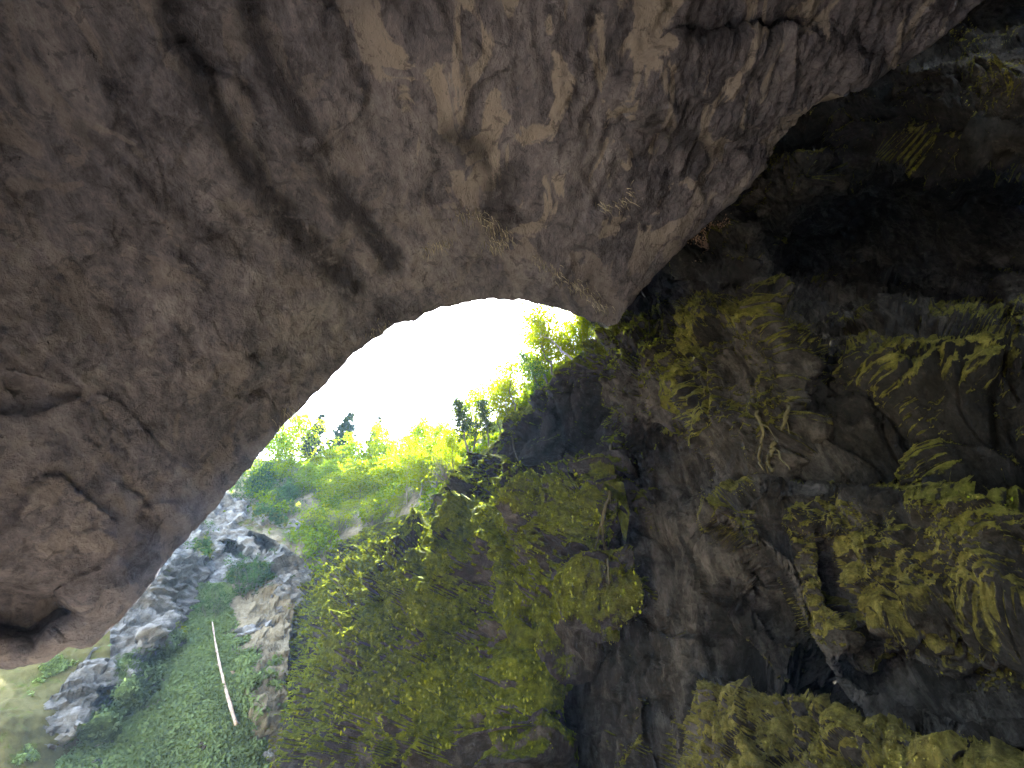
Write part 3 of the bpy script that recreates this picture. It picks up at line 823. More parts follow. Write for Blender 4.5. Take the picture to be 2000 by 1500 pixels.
# ------------------------------------------------------------------ scattering on the surfaces
def surf_index(S, n, weight, seed):
    """random cells of a grid surface, likelier where weight x area is large"""
    D = S[0]
    g = np.random.default_rng(seed)
    du = D[:-1, 1:] - D[:-1, :-1]
    dv = D[1:, :-1] - D[:-1, :-1]
    area = np.minimum(np.linalg.norm(np.cross(du, dv), axis=-1), 0.6)
    w = (area * weight[:-1, :-1]).ravel()
    idx = g.choice(w.size, n, p=w / w.sum())
    r, c = np.unravel_index(idx, area.shape)
    a, b = g.random((2, n, 1))
    p = D[r, c] + du[r, c] * a + dv[r, c] * b
    return p, S[1][r, c], r, c, g

def surf_at(S, x, y):
    D = S[0]
    X, Y, d = proj(D)
    e = (X - x) ** 2 + (Y - y) ** 2
    i = np.unravel_index(np.argmin(e), e.shape)
    return D[i].copy(), S[1][i].copy()

def in_view(px, py, m=60):
    return ((px > -m) & (px < 2000 + m) & (py > -m) & (py < 1500 + m)).astype(float)

def moss_mesh(name, label, S, n, weight, mat, smin, smax, seed, tilt=0.0, fuzz=3, tint_shift=0.0):
    p, nr, r, c, g = surf_index(S, n, weight, seed)
    dist = np.linalg.norm(p - CAM, axis=1)
    nr = nr / np.linalg.norm(nr, axis=1, keepdims=True)
    down = np.array([0, 0, -1.0]) - nr * (-nr[:, 2:3])
    ln = np.linalg.norm(down, axis=1, keepdims=True)
    down = np.where(ln > 0.15, down / np.maximum(ln, 1e-6), np.array([0.6, -0.8, 0]))
    side = np.cross(nr, down)
    sz = (smin + (smax - smin) * g.random(n) ** 1.5) * np.clip(0.2 + 0.8 * dist / 40.0, 0.4, 1.3)
    T = np.array([(-0.55, 0.10, 0.0), (0.02, 0.05, -0.5), (0.10, 0.36, 0.0), (0.02, 0.05, 0.5), (0.75, 0.12, 0.0)])
    fc = np.array([(0, 1, 2), (0, 2, 3), (1, 4, 2), (2, 4, 3)])
    stretch = 0.7 + 0.9 * g.random(n)
    jit = 1 + 0.5 * (g.random((n, len(T), 1)) - 0.5)
    loc = T[None] * jit
    V = (p[:, None] + sz[:, None, None] * (loc[..., 0:1] * stretch[:, None, None] * down[:, None]
         + loc[..., 1:2] * nr[:, None] + loc[..., 2:3] * side[:, None]))
    V += (g.random(V.shape) - 0.5) * sz[:, None, None] * 0.12
    faces = (fc[None] + (np.arange(n) * len(T))[:, None, None]).reshape(-1, 3)
    base_t = np.clip(0.42 + 0.8 * fbm(p * 0.30, 3, seed) + 0.5 * fbm(p * 1.3, 2, seed + 3) + 0.05 * g.standard_normal(n) + tint_shift, 0, 1)
    tint = np.repeat(base_t[:, None], len(T), 1)
    tint = np.clip(tint + (g.random(tint.shape) - 0.5) * 0.15, 0, 1)
    verts = [V.reshape(-1, 3)]
    tints = [tint.ravel()]
    fs = [faces]
    off = n * len(T)
    if fuzz:
        m = n * fuzz
        k = np.repeat(np.arange(n), fuzz)
        cpos = p[k] + sz[k, None] * (down[k] * (g.random((m, 1)) * 1.4 - 0.5) * stretch[k, None] + nr[k] * (0.30 + 0.35 * g.random((m, 1))) + side[k] * (g.random((m, 1)) - 0.5))
        e1 = g.standard_normal((m, 3)); e1 /= np.linalg.norm(e1, axis=1, keepdims=True)
        e2 = np.cross(e1, g.standard_normal((m, 3))); e2 /= np.linalg.norm(e2, axis=1, keepdims=True)
        L = (sz[k] * 0.30)[:, None]
        tri = np.stack([cpos - e1 * L * 0.5, cpos + e1 * L * 0.5 , cpos + e2 * L * 0.9 + down[k] * L * 0.4], 1)
        verts.append(tri.reshape(-1, 3))
        tints.append(np.repeat(np.clip(base_t[k] + 0.25 * (g.random(m) - 0.3), 0, 1), 3))
        fs.append(np.arange(m * 3).reshape(-1, 3) + off)
    o = mesh_from(name, np.concatenate(verts), np.concatenate(fs), mat, attrs={'tint': np.concatenate(tints)}, smooth_shade=True)
    tag(o, label, 'moss', kind='stuff')
    return o

Wd, Wn, Wx, Wy, Wm, Wb = WALL
vis = in_view(Wx, Wy)
thick = smooth(0.45, 0.85, Wm)
moss_mesh('moss', 'bright green moss hanging in tufts on the rock wall', (Wd, Wn), 78000, vis * thick * (1 - smooth(0.25, 0.7, Wb)), M_MOSS, 0.07, 0.20, 41, fuzz=1)
moss_mesh('dry_moss', 'olive brown moss cushions on the right-hand rock', (Wd, Wn), 60000, vis * thick * smooth(0.2, 0.6, Wb), M_DRYMOSS, 0.03, 0.09, 42, fuzz=1)

def leaf_quads(name, label, cat, p, nr, size, g, mat, up=0.5, kind='stuff', lift=0.2, tint=None, parent=None, aspect=0.6):
    n = len(p)
    e1 = g.standard_normal((n, 3))
    nn = nr * up + g.standard_normal((n, 3)) * (1 - up)
    nn /= np.linalg.norm(nn, axis=1, keepdims=True)
    e1 -= nn * np.sum(e1 * nn, 1, keepdims=True)
    e1 /= np.linalg.norm(e1, axis=1, keepdims=True)
    e2 = np.cross(nn, e1)
    s = size[:, None] * 0.5
    c = p + nr * (lift * g.random((n, 1)))
    V = np.stack([c - e1 * s, c - e2 * s * aspect + nn * s * 0.25, c + e1 * s, c + e2 * s * aspect + nn * s * 0.25], 1)
    if tint is None: tint = g.random(n)
    o = mesh_from(name, V.reshape(-1, 3), np.arange(4 * n).reshape(-1, 4), mat, parent=parent, attrs={'tint': np.repeat(np.clip(tint, 0, 1), 4)})
    if label: tag(o, label, cat, kind=kind)
    return o

# leafy ground cover of the slope, undergrowth of the hillside
_, Sd, Sn, Sx, Sy, Sm = SLOPE
p, nr, r, c, g = surf_index((Sd, Sn), 40000, in_view(Sx, Sy) * smooth(0.40, 0.85, Sm), 51)
leaf_quads('ground_cover', 'low leafy green ground cover on the scree slope', 'ground cover', p, nr, 0.22 + 0.38 * g.random(len(p)), g, M_COVER, 0.55, lift=0.35, tint=0.5 + 0.7 * fbm(p * 0.25, 3, 61) + 0.3 * (g.random(len(p)) - .5))
_, Hd, Hn, Hx, Hy, Hm = HILL
p, nr, r, c, g = surf_index((Hd, Hn), 16000, in_view(Hx, Hy) * smooth(0.0, 0.3, fbm(Hd * 0.16, 3, 355)) + 1e-4, 52)
leaf_quads('undergrowth', 'fresh green undergrowth on the wooded hillside', 'undergrowth', p, nr, 0.35 + 0.5 * g.random(len(p)), g, M_BEECH, 0.3, lift=1.6)
_, Fd, Fn, Fx, Fy, Fm = FIELD
p, nr, r, c, g = surf_index((Fd, Fn), 2500, in_view(Fx, Fy) * smooth(0.5, 0.9, Fm), 53)
leaf_quads('bank_grass', 'yellowish grass on the bank under the roof edge', 'grass', p, nr, 0.2 + 0.3 * g.random(len(p)), g, M_COVER, 0.4, lift=0.25)
_, Cd, Cn, Cx, Cy, Cm = CLIFF
p, nr, r, c, g = surf_index((Cd, Cn), 9000, in_view(Cx, Cy) * smooth(0.45, 0.9, Cm), 54)
leaf_quads('cliff_greenery', 'dark green herbs growing in the ledges of the pale cliff', 'herbs', p, nr, 0.3 + 0.45 * g.random(len(p)), g, M_YEW, 0.3, lift=0.8)
_, Rd, Rn, Rx, Ry, Rm = RIB
p, nr, r, c, g = surf_index((Rd, Rn), 3500, in_view(Rx, Ry) * smooth(0.45, 0.9, Rm), 55)
leaf_quads('rib_greenery', 'mossy green herbs covering the hummock on the grey rib', 'herbs', p, nr, 0.18 + 0.3 * g.random(len(p)), g, M_COVER, 0.4, lift=0.3, tint=0.2 + 0.8 * fbm(p * 0.4, 3, 62))

# ------------------------------------------------------------------ trees
def tube(path, rad, sides=6):
    path = np.array(path, float)
    n = len(path)
    t = np.gradient(path, axis=0)
    t /= np.maximum(np.linalg.norm(t, axis=1, keepdims=True), 1e-9)
    ref = np.array([1.0, 0.13, 0.07]) if abs(t[0, 0]) < 0.8 else np.array([0.1, 1.0, 0.0])
    a = np.cross(t, ref); a /= np.linalg.norm(a, axis=1, keepdims=True)
    b = np.cross(t, a)
    th = np.linspace(0, 2 * math.pi, sides, endpoint=False)
    V = path[:, None] + np.array(rad)[:, None, None] * (np.cos(th)[None, :, None] * a[:, None] + np.sin(th)[None, :, None] * b[:, None])
    i = np.arange(n * sides).reshape(n, sides)
    j = np.roll(i, -1, axis=1)
    f = np.stack([i[:-1], j[:-1], j[1:], i[1:]], -1).reshape(-1, 4)
    cap = []
    for row in (i[0][::-1], i[-1]):
        for k in range(1, sides - 2, 2):
            cap.append((row[0], row[k], row[k + 1], row[k + 2]))
    return V.reshape(-1, 3), np.concatenate([f, np.array(cap, int).reshape(-1, 4)])

def join(parts):
    vs, fs, o = [], [], 0
    for v, f in parts:
        vs.append(v); fs.append(f + o); o += len(v)
    return np.concatenate(vs), np.concatenate(fs)

def wander(a, b, n, amp, g):
    t = np.linspace(0, 1, n)[:, None]
    p = a + (b - a) * t
    w = np.cumsum(g.standard_normal((n, 3)), 0) * amp / math.sqrt(n)
    w -= w[0]
    return p + w

PROTO_H = 12.0
def leaves_at(centres, spread, per, size, g, flat=0.5, tint0=0.5):
    n = len(centres) * per
    c = np.repeat(centres, per, 0)
    sp = np.repeat(spread, per)[:, None]
    c = c + g.standard_normal((n, 3)) * sp * np.array([1, 1, 0.55])
    nn = np.array([0, 0, 1.0]) * flat + g.standard_normal((n, 3)) * (1 - flat * 0.6)
    nn /= np.linalg.norm(nn, axis=1, keepdims=True)
    e1 = g.standard_normal((n, 3)); e1 -= nn * np.sum(e1 * nn, 1, keepdims=True); e1 /= np.linalg.norm(e1, axis=1, keepdims=True)
    e2 = np.cross(nn, e1)
    s = (size * (0.6 + 0.8 * g.random(n)))[:, None] * 0.5
    V = np.stack([c - e1 * s, c - e2 * s * 0.6 + nn * s * 0.2, c + e1 * s, c + e2 * s * 0.6 + nn * s * 0.2], 1).reshape(-1, 3)
    tint = np.repeat(np.clip(np.repeat(tint0 + 0.25 * g.standard_normal(len(centres)), per) + 0.25 * (g.random(n) - 0.5), 0, 1), 4)
    return V, np.arange(4 * n).reshape(-1, 4), tint

def broadleaf(seed, spread, first, nl, per, size, limbs=15, clus=9, lean=0.6, r0=0.16, fork=False):
    g = np.random.default_rng(seed)
    top = np.array([0, 0, PROTO_H * 0.93])
    trunk = wander(np.zeros(3), top, 10, lean, g)
    tz = np.linspace(0, 1, 10)
    parts = [tube(trunk, r0 * (1 - 0.85 * tz), 7)]
    cent, spr = [], []
    for k in range(limbs):
        t = first + (0.98 - first) * (k + 0.5 * g.random()) / limbs
        base = np.array([np.interp(t, tz, trunk[:, q]) for q in range(3)])
        az = k * 2.399 + g.random() * 0.7
        prof = math.sin(math.pi * min(1, max(0.05, (t - first) / (1 - first) * 0.86 + 0.14))) ** 0.7
        L = spread * prof * (0.7 + 0.5 * g.random())
        rise = L * (0.35 + 0.5 * g.random()) * (1.3 if fork else 1)
        end = base + np.array([math.cos(az) * L, math.sin(az) * L, rise])
        lp = wander(base, end, 6, 0.35, g)
        rr = r0 * (1 - 0.85 * t) * 0.55
        parts.append(tube(lp, np.linspace(rr, rr * 0.2, 6), 5))
        for q in range(clus):
            u = 0.25 + 0.8 * (q + g.random()) / clus
            b = lp[min(5, int(u * 5))]
            e = b + np.array([g.standard_normal() * 0.55, g.standard_normal() * 0.55, 0.15 + g.standard_normal() * 0.3]) * (0.45 + 0.3 * L)
            if q % 2 == 0 or fork:
                parts.append(tube(wander(b, e, 4, 0.12, g), np.linspace(rr * 0.35, 0.012, 4), 3))
            cent.append(e); spr.append(0.24 + 0.13 * L)
    return join(parts), leaves_at(np.array(cent), np.array(spr) * nl, per, size, g)

def spruce(seed, spread, first=0.12, whorls=26, per=7, bare=0.0):
    g = np.random.default_rng(seed)
    trunk = wander(np.zeros(3), np.array([0, 0, PROTO_H]), 9, 0.15, g)
    parts = [tube(trunk, 0.15 * (1 - 0.93 * np.linspace(0, 1, 9)), 7)]
    V, Fc, T, off = [], [], [], 0
    for w in range(whorls):
        t = first + (0.985 - first) * w / (whorls - 1)
        R = spread * (1 - t) ** 0.85 + 0.12
        for k in range(per):
            if g.random() < bare: continue
            az = 2 * math.pi * k / per + w * 1.1 + g.random() * 0.5
            L = R * (0.65 + 0.55 * g.random())
            z0 = t * PROTO_H
            m = 6
            u = np.linspace(0, 1, m)
            path = np.stack([np.cos(az) * L * u, np.sin(az) * L * u, z0 + L * (-0.42 * u + 0.28 * u ** 3)], -1)
            parts.append(tube(path[::2], [0.035, 0.022, 0.008], 3))
            ns = max(5, int(L * 15))
            uu = g.random(ns)
            c = np.stack([np.interp(uu, u, path[:, q]) for q in range(3)], -1)
            s = np.where(g.random(ns) < 0.5, 1.0, -1.0)
            dirn = np.stack([np.cos(az) * 0.6 - np.sin(az) * s, np.sin(az) * 0.6 + np.cos(az) * s, -0.55 + 0.5 * (g.random(ns) - .5)], -1)
            ln = (0.22 + 0.30 * (1 - uu) * min(1, L))[:, None] * (0.8 + 0.4 * g.random((ns, 1)))
            wd = np.cross(dirn, np.array([0, 0, 1.0])); wd /= np.linalg.norm(wd, axis=1, keepdims=True)
            q = np.stack([c, c + dirn * ln * 0.5 + wd * 0.2, c + dirn * ln, c + dirn * ln * 0.5 - wd * 0.2], 1)
            V.append(q.reshape(-1, 3)); Fc.append(np.arange(ns * 4).reshape(-1, 4) + off); off += ns * 4
            T.append(np.repeat(np.clip(g.random() * 0.7 + 0.3 * g.random(ns), 0, 1), 4))
    return join(parts), (np.concatenate(V), np.concatenate(Fc), np.concatenate(T))

def pine(seed, first=0.45):
    g = np.random.default_rng(seed)
    trunk = wander(np.zeros(3), np.array([0, 0, PROTO_H]), 9, 0.35, g)
    tz = np.linspace(0, 1, 9)
    parts = [tube(trunk, 0.17 * (1 - 0.88 * tz), 7)]
    cent = []
    for k in range(34):
        t = first + (0.99 - first) * k / 34
        base = np.array([np.interp(t, tz, trunk[:, q]) for q in range(3)])
        az = k * 2.4 + g.random()
        L = 2.1 * (1.05 - t) ** 0.5 * (0.6 + 0.6 * g.random())
        end = base + np.array([math.cos(az) * L, math.sin(az) * L, L * (0.05 + 0.3 * (t - 0.6))])
        lp = wander(base, end, 5, 0.15, g)
        parts.append(tube(lp, np.linspace(0.045, 0.012, 5), 4))
        for q in range(7):
            cent.append(lp[1 + int(q * 4 / 7)] + g.standard_normal(3) * 0.22 * (0.5 + L * 0.3))
    for k in range(7):                                  # dead stubs on the bare stem
        t = 0.12 + 0.3 * g.random()
        base = np.array([np.interp(t, tz, trunk[:, q]) for q in range(3)])
        az = g.random() * 6.28
        parts.append(tube(wander(base, base + np.array([math.cos(az), math.sin(az), -0.15]) * (0.5 + 0.8 * g.random()), 4, 0.1, g), np.linspace(0.03, 0.008, 4), 3))
    return join(parts), leaves_at(np.array(cent), np.full(len(cent), 0.20), 11, 0.26, g, 0.2)

def twig_bush(seed, n=34, leafy=2):
    g = np.random.default_rng(seed)
    parts, cent = [], []
    for k in range(n):
        az = g.random() * 6.28
        sp = 0.75 * g.random() ** 0.6
        L = PROTO_H * (0.6 + 0.4 * g.random())
        end = np.array([math.cos(az) * sp, math.sin(az) * sp, math.sqrt(1 - sp * sp)]) * L
        lp = wander(np.zeros(3), end, 6, 0.9, g)
        parts.append(tube(lp, np.linspace(0.11, 0.02, 6), 4))
        for q in range(3):
            b = lp[2 + q]
            e = b + (end / L + g.standard_normal(3) * 0.5) * L * 0.3
            parts.append(tube(wander(b, e, 4, 0.4, g), np.linspace(0.05, 0.012, 4), 3))
            cent.append(e)
    return join(parts), leaves_at(np.array(cent), np.full(len(cent), 0.6), leafy, 0.6, g, 0.4)

def make_proto(name, built, leaf_mat, bark):
    (tv, tf), (lv, lf, lt) = built
    a = mesh_from('trunk', tv, tf, bark, smooth_shade=True)
    b = mesh_from('crown', lv, lf, leaf_mat, attrs={'tint': lt})
    ma, mb = a.data, b.data
    bpy.data.objects.remove(a); bpy.data.objects.remove(b)
    return ma, mb

PROTO = {
    'beech1': make_proto('beech', broadleaf(1, 3.3, 0.18, 1.0, 26, 0.34, 18, 9), M_FRESH, M_BARK),
    'beech2': make_proto('beech', broadleaf(2, 2.9, 0.22, 1.0, 26, 0.34, 18, 9), M_BEECH, M_BARK),
    'beech3': make_proto('beech', broadleaf(3, 2.5, 0.28, 1.0, 24, 0.32, 17, 9), M_FRESH, M_PALEBARK),
    'beech4': make_proto('beech', broadleaf(4, 3.6, 0.12, 1.1, 24, 0.36, 19, 9), M_BEECH, M_PALEBARK),
    'airy1': make_proto('airy', broadleaf(5, 3.4, 0.32, 1.3, 20, 0.27, 15, 9, 1.1, 0.13, True), M_FRESH, M_BARK),
    'airy2': make_proto('airy', broadleaf(6, 3.0, 0.35, 1.4, 17, 0.27, 14, 9, 1.3, 0.12, True), M_FRESH, M_PALEBARK),
    'dark1': make_proto('shade', broadleaf(7, 3.4, 0.06, 1.0, 26, 0.36, 18, 9), M_YEW, M_BARK),
    'dark2': make_proto('shade', broadleaf(8, 2.3, 0.14, 1.1, 16, 0.30, 15, 8, 1.0, 0.12), M_YEW, M_BARK),
    'spruce1': make_proto('spruce', spruce(9, 2.2, 0.12, 24, 6, 0.25), M_SPRUCE, M_BARK),
    'spruce2': make_proto('spruce', spruce(10, 1.9, 0.15, 20, 6, 0.4), M_SPRUCE, M_BARK),
    'pine1': make_proto('pine', pine(11), M_PINE, M_BARK),
    'pine2': make_proto('pine', pine(12, 0.38), M_PINE, M_BARK),
    'bush1': make_proto('bush', twig_bush(13, 30, 2), M_FRESH, M_BARK),
    'bush2': make_proto('bush', twig_bush(14, 26, 16), M_FRESH, M_BARK),
    'bush3': make_proto('bush', twig_bush(15, 26, 22), M_YEW, M_BARK),
}

def plant(name, proto, base, top, d, label, cat, group=None, wide=1.0, spin=0.0):
    """a tree with its foot and its tip where the photograph shows them, at distance d"""
    b = P(base[0], base[1], d)
    lo, hi = 0.2, 60.0
    for _ in range(40):
        h = 0.5 * (lo + hi)
        if proj(b + np.array([0, 0, h]))[1] > top[1]: lo = h
        else: hi = h
    t = b + np.array([0, 0, h])
    for _ in range(3):
        X, Y, f = proj(t)
        t[0] += np.clip((top[0] - X) * f / F, -0.5 * h, 0.5 * h)
    ax = Vector(t - b)
    H = ax.length
    r = thing(name, Vector(b), label, cat, group)
    q = Vector((0, 0, 1)).rotation_difference(ax.normalized())
    r.rotation_mode = 'QUATERNION'
    from mathutils import Quaternion
    r.rotation_quaternion = q @ Quaternion((0, 0, 1), spin)
    k = H / PROTO_H
    r.scale = (k * wide, k * wide, k)
    ma, mb = PROTO[proto]
    for nm, me in (('trunk', ma), ('crown', mb)):
        o = bpy.data.objects.new(nm, me)
        COL.objects.link(o)
        o.parent = r
    return r

G1 = 'trees on the far hillside'
G2 = 'trees along the crest of the mossy wall'
TREES = [
    # far hillside, from the roof edge to the right
    ('beech_tree', 'beech1', (548, 985), (596, 806), 84, 'large bright yellow-green beech pressed against the roof edge', 'tree', G1, 0.75),
    ('beech_tree', 'beech2', (512, 1000), (560, 862), 80, 'green beech half hidden behind the left edge of the roof', 'tree', G1, 1.0),
    ('spruce_tree', 'spruce2', (594, 920), (630, 810), 92, 'leftmost spruce top, short and ragged against the white sky', 'tree', G1, 1.6),
    ('spruce_tree', 'spruce1', (640, 945), (687, 806), 96, 'tallest slender spruce leaning right against the white sky', 'tree', G1, 1.5),
    ('spruce_tree', 'spruce2', (712, 935), (742, 814), 94, 'spruce top standing behind the bright trees at the dip of the skyline', 'tree', G1, 1.2),
    ('spruce_tree', 'spruce1', (800, 915), (817, 830), 92, 'tiny spruce tip just clearing the leafy skyline', 'tree', G1, 0.8),
    ('beech_tree', 'beech1', (610, 985), (632, 880), 86, 'round bright beech below the leftmost spruce', 'tree', G1, 1.0),
    ('beech_tree', 'beech3', (646, 985), (672, 876), 88, 'yellow-green beech at the foot of the leaning spruce', 'tree', G1, 1.1),
    ('beech_tree', 'beech2', (684, 985), (706, 866), 88, 'green beech between the two tallest spruces', 'tree', G1, 1.1),
    ('beech_tree', 'beech1', (724, 985), (742, 838), 86, 'narrow bright beech reaching up in front of a spruce top', 'tree', G1, 0.8),
    ('beech_tree', 'beech4', (762, 980), (776, 862), 85, 'broad green beech at the lowest dip of the skyline', 'tree', G1, 1.0),
    ('beech_tree', 'beech1', (798, 970), (808, 846), 82, 'bright beech below the tiny spruce tip', 'tree', G1, 1.0),
    ('beech_tree', 'beech2', (832, 955), (838, 836), 78, 'green beech on the rising skyline left of the pines', 'tree', G1, 1.1),
    ('beech_tree', 'beech3', (866, 935), (866, 824), 74, 'bright beech just left of the taller pine', 'tree', G1, 1.1),
    ('beech_tree', 'beech3', (652, 1032), (662, 920), 76, 'low pale-stemmed beech above the bare earth of the gully', 'tree', G1, 1.1),
    ('beech_tree', 'beech1', (704, 1030), (712, 905), 74, 'bright beech in the front row over the brown bank', 'tree', G1, 1.0),
    ('beech_tree', 'beech3', (748, 1022), (752, 908), 72, 'pale-stemmed beech in the middle of the front row', 'tree', G1, 1.1),
    ('beech_tree', 'airy2', (792, 1005), (790, 890), 66, 'thin airy beech with pale stems near the mossy crest', 'tree', G1, 1.1),
    ('beech_tree', 'beech3', (826, 985), (822, 880), 62, 'small bright beech rooted on the lower end of the mossy crest', 'tree', G1, 1.1),
    ('beech_tree', 'beech4', (578, 1005), (596, 905), 80, 'full green beech directly below the large bright one at the roof edge', 'tree', G1, 0.9),
    ('beech_tree', 'beech2', (628, 1008), (646, 912), 80, 'green beech above the yellow bush of the gully head', 'tree', G1, 1.0),
    ('beech_tree', 'airy1', (668, 1012), (684, 895), 79, 'loose airy beech under the leaning spruce', 'tree', G1, 1.0),
    ('beech_tree', 'beech4', (720, 1008), (730, 900), 78, 'broad green beech in the centre of the far wood', 'tree', G1, 0.9),
    ('beech_tree', 'beech1', (772, 1000), (776, 892), 76, 'bright beech right of the centre of the far wood', 'tree', G1, 1.0),
    ('beech_tree', 'beech4', (812, 985), (812, 876), 72, 'wide green beech behind the lower end of the mossy crest', 'tree', G1, 0.9),
    ('beech_tree', 'beech2', (848, 965), (846, 862), 66, 'green beech behind the fan of bare twigs', 'tree', G1, 1.0),
    ('beech_tree', 'beech1', (888, 925), (886, 838), 62, 'bright beech at the foot of the leaning pine', 'tree', G1, 1.0),
    ('young_tree', 'airy2', (682, 1062), (690, 985), 68, 'thin young tree with a pale stem on the brown bank', 'tree', G1, 0.9),
    ('young_tree', 'airy2', (715, 1058), (718, 975), 67, 'second young tree on the brown bank, left of the glowing bush', 'tree', G1, 0.8),
    ('young_tree', 'airy1', (772, 1035), (770, 955), 63, 'young pale-stemmed tree close to the lower end of the crest', 'tree', G1, 0.8),
    ('dark_tree', 'dark1', (505, 1040), (520, 905), 76, 'dark bluish-green tree on top of the pale cliff', 'tree', G1, 0.9),
    ('dark_tree', 'dark1', (548, 1045), (560, 935), 75, 'dull green tree beside the dark one on the pale cliff', 'tree', G1, 0.9),
    ('dark_tree', 'dark2', (452, 985), (478, 915), 76, 'dark green tree at the cliff top right under the roof edge', 'tree', G1, 1.1),
    # crest of the mossy wall
    ('pine_tree', 'pine1', (922, 918), (893, 772), 53, 'dark pine leaning left with a bare stem on the crest', 'tree', G2, 1.0),
    ('pine_tree', 'pine2', (958, 884), (944, 780), 54, 'second dark pine, upright, right of the leaning one', 'tree', G2, 1.1),
    ('beech_tree', 'beech1', (925, 880), (925, 765), 64, 'bright beech filling the gap behind the two pines', 'tree', G2, 1.0),
    ('beech_tree', 'airy1', (975, 862), (955, 720), 58, 'airy beech with a tall thin top right of the pines', 'tree', G2, 0.8),
    ('beech_tree', 'beech3', (990, 850), (985, 735), 56, 'dense bright beech right of the upright pine', 'tree', G2, 1.0),
    ('beech_tree', 'airy1', (1012, 826), (1000, 690), 54, 'airy yellow-green beech left of the dark slanting tree', 'tree', G2, 0.9),
    ('dark_tree', 'dark2', (1062, 778), (1022, 682), 46, 'dark slanting tree with dull leaves on the crest', 'tree', G2, 0.9),
    ('beech_tree', 'beech2', (1040, 790), (1045, 690), 54, 'bright beech standing behind the dark slanting tree', 'tree', G2, 1.0),
    ('birch_tree', 'airy2', (1122, 706), (1062, 588), 45, 'slender sparse tree with arching bare limbs near the arch', 'tree', G2, 1.1),
    ('birch_tree', 'airy1', (1090, 748), (1046, 600), 48, 'tallest airy tree leaning left in front of pale blue sky', 'tree', G2, 0.9),
    ('birch_tree', 'airy2', (1140, 695), (1100, 590), 50, 'thin airy tree closest under the top of the arch', 'tree', G2, 1.0),
    ('beech_tree', 'beech3', (1110, 735), (1095, 660), 50, 'low bright beech behind the stems of the sparse trees', 'tree', G2, 1.1),
    ('beech_tree', 'beech2', (1078, 765), (1062, 655), 52, 'dense beech between the dark slanting tree and the sparse trees', 'tree', G2, 1.0),
    ('beech_tree', 'beech1', (1126, 712), (1108, 634), 52, 'yellow-green beech behind the slender tree with arching limbs', 'tree', G2, 1.1),
    ('beech_tree', 'beech1', (1150, 694), (1140, 618), 48, 'bright beech under the right shoulder of the arch', 'tree', G2, 0.9),
    ('beech_tree', 'beech3', (1180, 668), (1172, 628), 46, 'smallest bright beech in the corner where roof meets wall', 'tree', G2, 1.2),
    # shrubs
    ('bare_bush', 'bush1', (875, 942), (842, 895), 53, 'fan-shaped bush of bare twigs on the mossy crest', 'bush', None, 1.0),
    ('leafy_bush', 'bush2', (730, 1040), (734, 985), 66, 'small glowing yellow-green bush on the brown bank', 'bush', None, 1.0),
    ('leafy_bush', 'bush2', (618, 1040), (622, 995), 70, 'yellow bush at the head of the gully', 'bush', None, 1.2),
    ('leafy_bush', 'bush2', (660, 1045), (664, 1005), 68, 'low bright bush right of the gully head', 'bush', None, 1.2),
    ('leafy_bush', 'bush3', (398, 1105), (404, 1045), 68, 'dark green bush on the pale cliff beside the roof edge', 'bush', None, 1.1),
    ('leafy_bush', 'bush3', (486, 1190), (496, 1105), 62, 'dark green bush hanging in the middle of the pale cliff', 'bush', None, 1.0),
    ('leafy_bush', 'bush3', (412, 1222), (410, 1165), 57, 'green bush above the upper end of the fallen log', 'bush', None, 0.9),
    ('leafy_bush', 'bush2', (340, 1265), (344, 1222), 52, 'bright green shrub on the grey rib above the hummock', 'bush', None, 0.9),
]
for k, (nm, pr, b, t, d, lab, cat, grp, wd) in enumerate(TREES):
    plant(nm, pr, b, t, d, lab, cat, grp, wd, spin=k * 1.7)

# ------------------------------------------------------------------ fallen log, sticks, stones
def tube_obj(name, path, rad, sides, mat, parent=None):
    v, f = tube(path, rad, sides)
    return mesh_from(name, v, f, mat, parent=parent, smooth_shade=True)
SL = (Sd, Sn)
def on_slope(pts, lift):
    out = []
    for x, y in pts:
        p, n = surf_at(SL, x, y)
        out.append(p + n * lift)
    return np.array(out)
def fallen_log():
    g = np.random.default_rng(5)
    key = on_slope([(408, 1224), (414, 1262), (421, 1306), (431, 1346), (446, 1390), (461, 1424)], 0.75)
    t = np.linspace(0, 1, 6)
    co = [np.polyfit(t, key[:, k], 2) for k in range(3)]
    u = np.linspace(0, 1, 24)
    path = np.stack([np.polyval(c, u) for c in co], -1)
    path = 0.45 * path + 0.55 * (key[0] + (key[-1] - key[0]) * u[:, None]) + g.standard_normal((24, 3)) * 0.008
    rad = np.interp(u, [0, 1], [0.07, 0.19]) * (1 + 0.13 * g.standard_normal(24))
    root = thing('fallen_log', Vector(path[-1]), 'long pale fallen log lying straight down the green slope', 'log')
    tr = tube_obj('trunk', path - path[-1], rad, 10, M_LOG, root)
    end = np.array([path[-1] - (path[-2] - path[-1]) * 0.12, path[-1] + (path[-2] - path[-1]) * 0.02]) - path[-1]
    tube_obj('broken_end', end[::-1], [0.20, 0.12], 9, M_WOODEND, root)
    for k in (4, 8, 11, 15, 18):
        d = np.array([g.standard_normal(), g.standard_normal() - 0.5, 0.6]); d /= np.linalg.norm(d)
        a = path[k] - path[-1]
        tube_obj('branch_stub', np.array([a, a + d * 0.35, a + d * 0.6]), [rad[k] * 0.35, rad[k] * 0.25, 0.02], 5, M_LOG, root)
fallen_log()
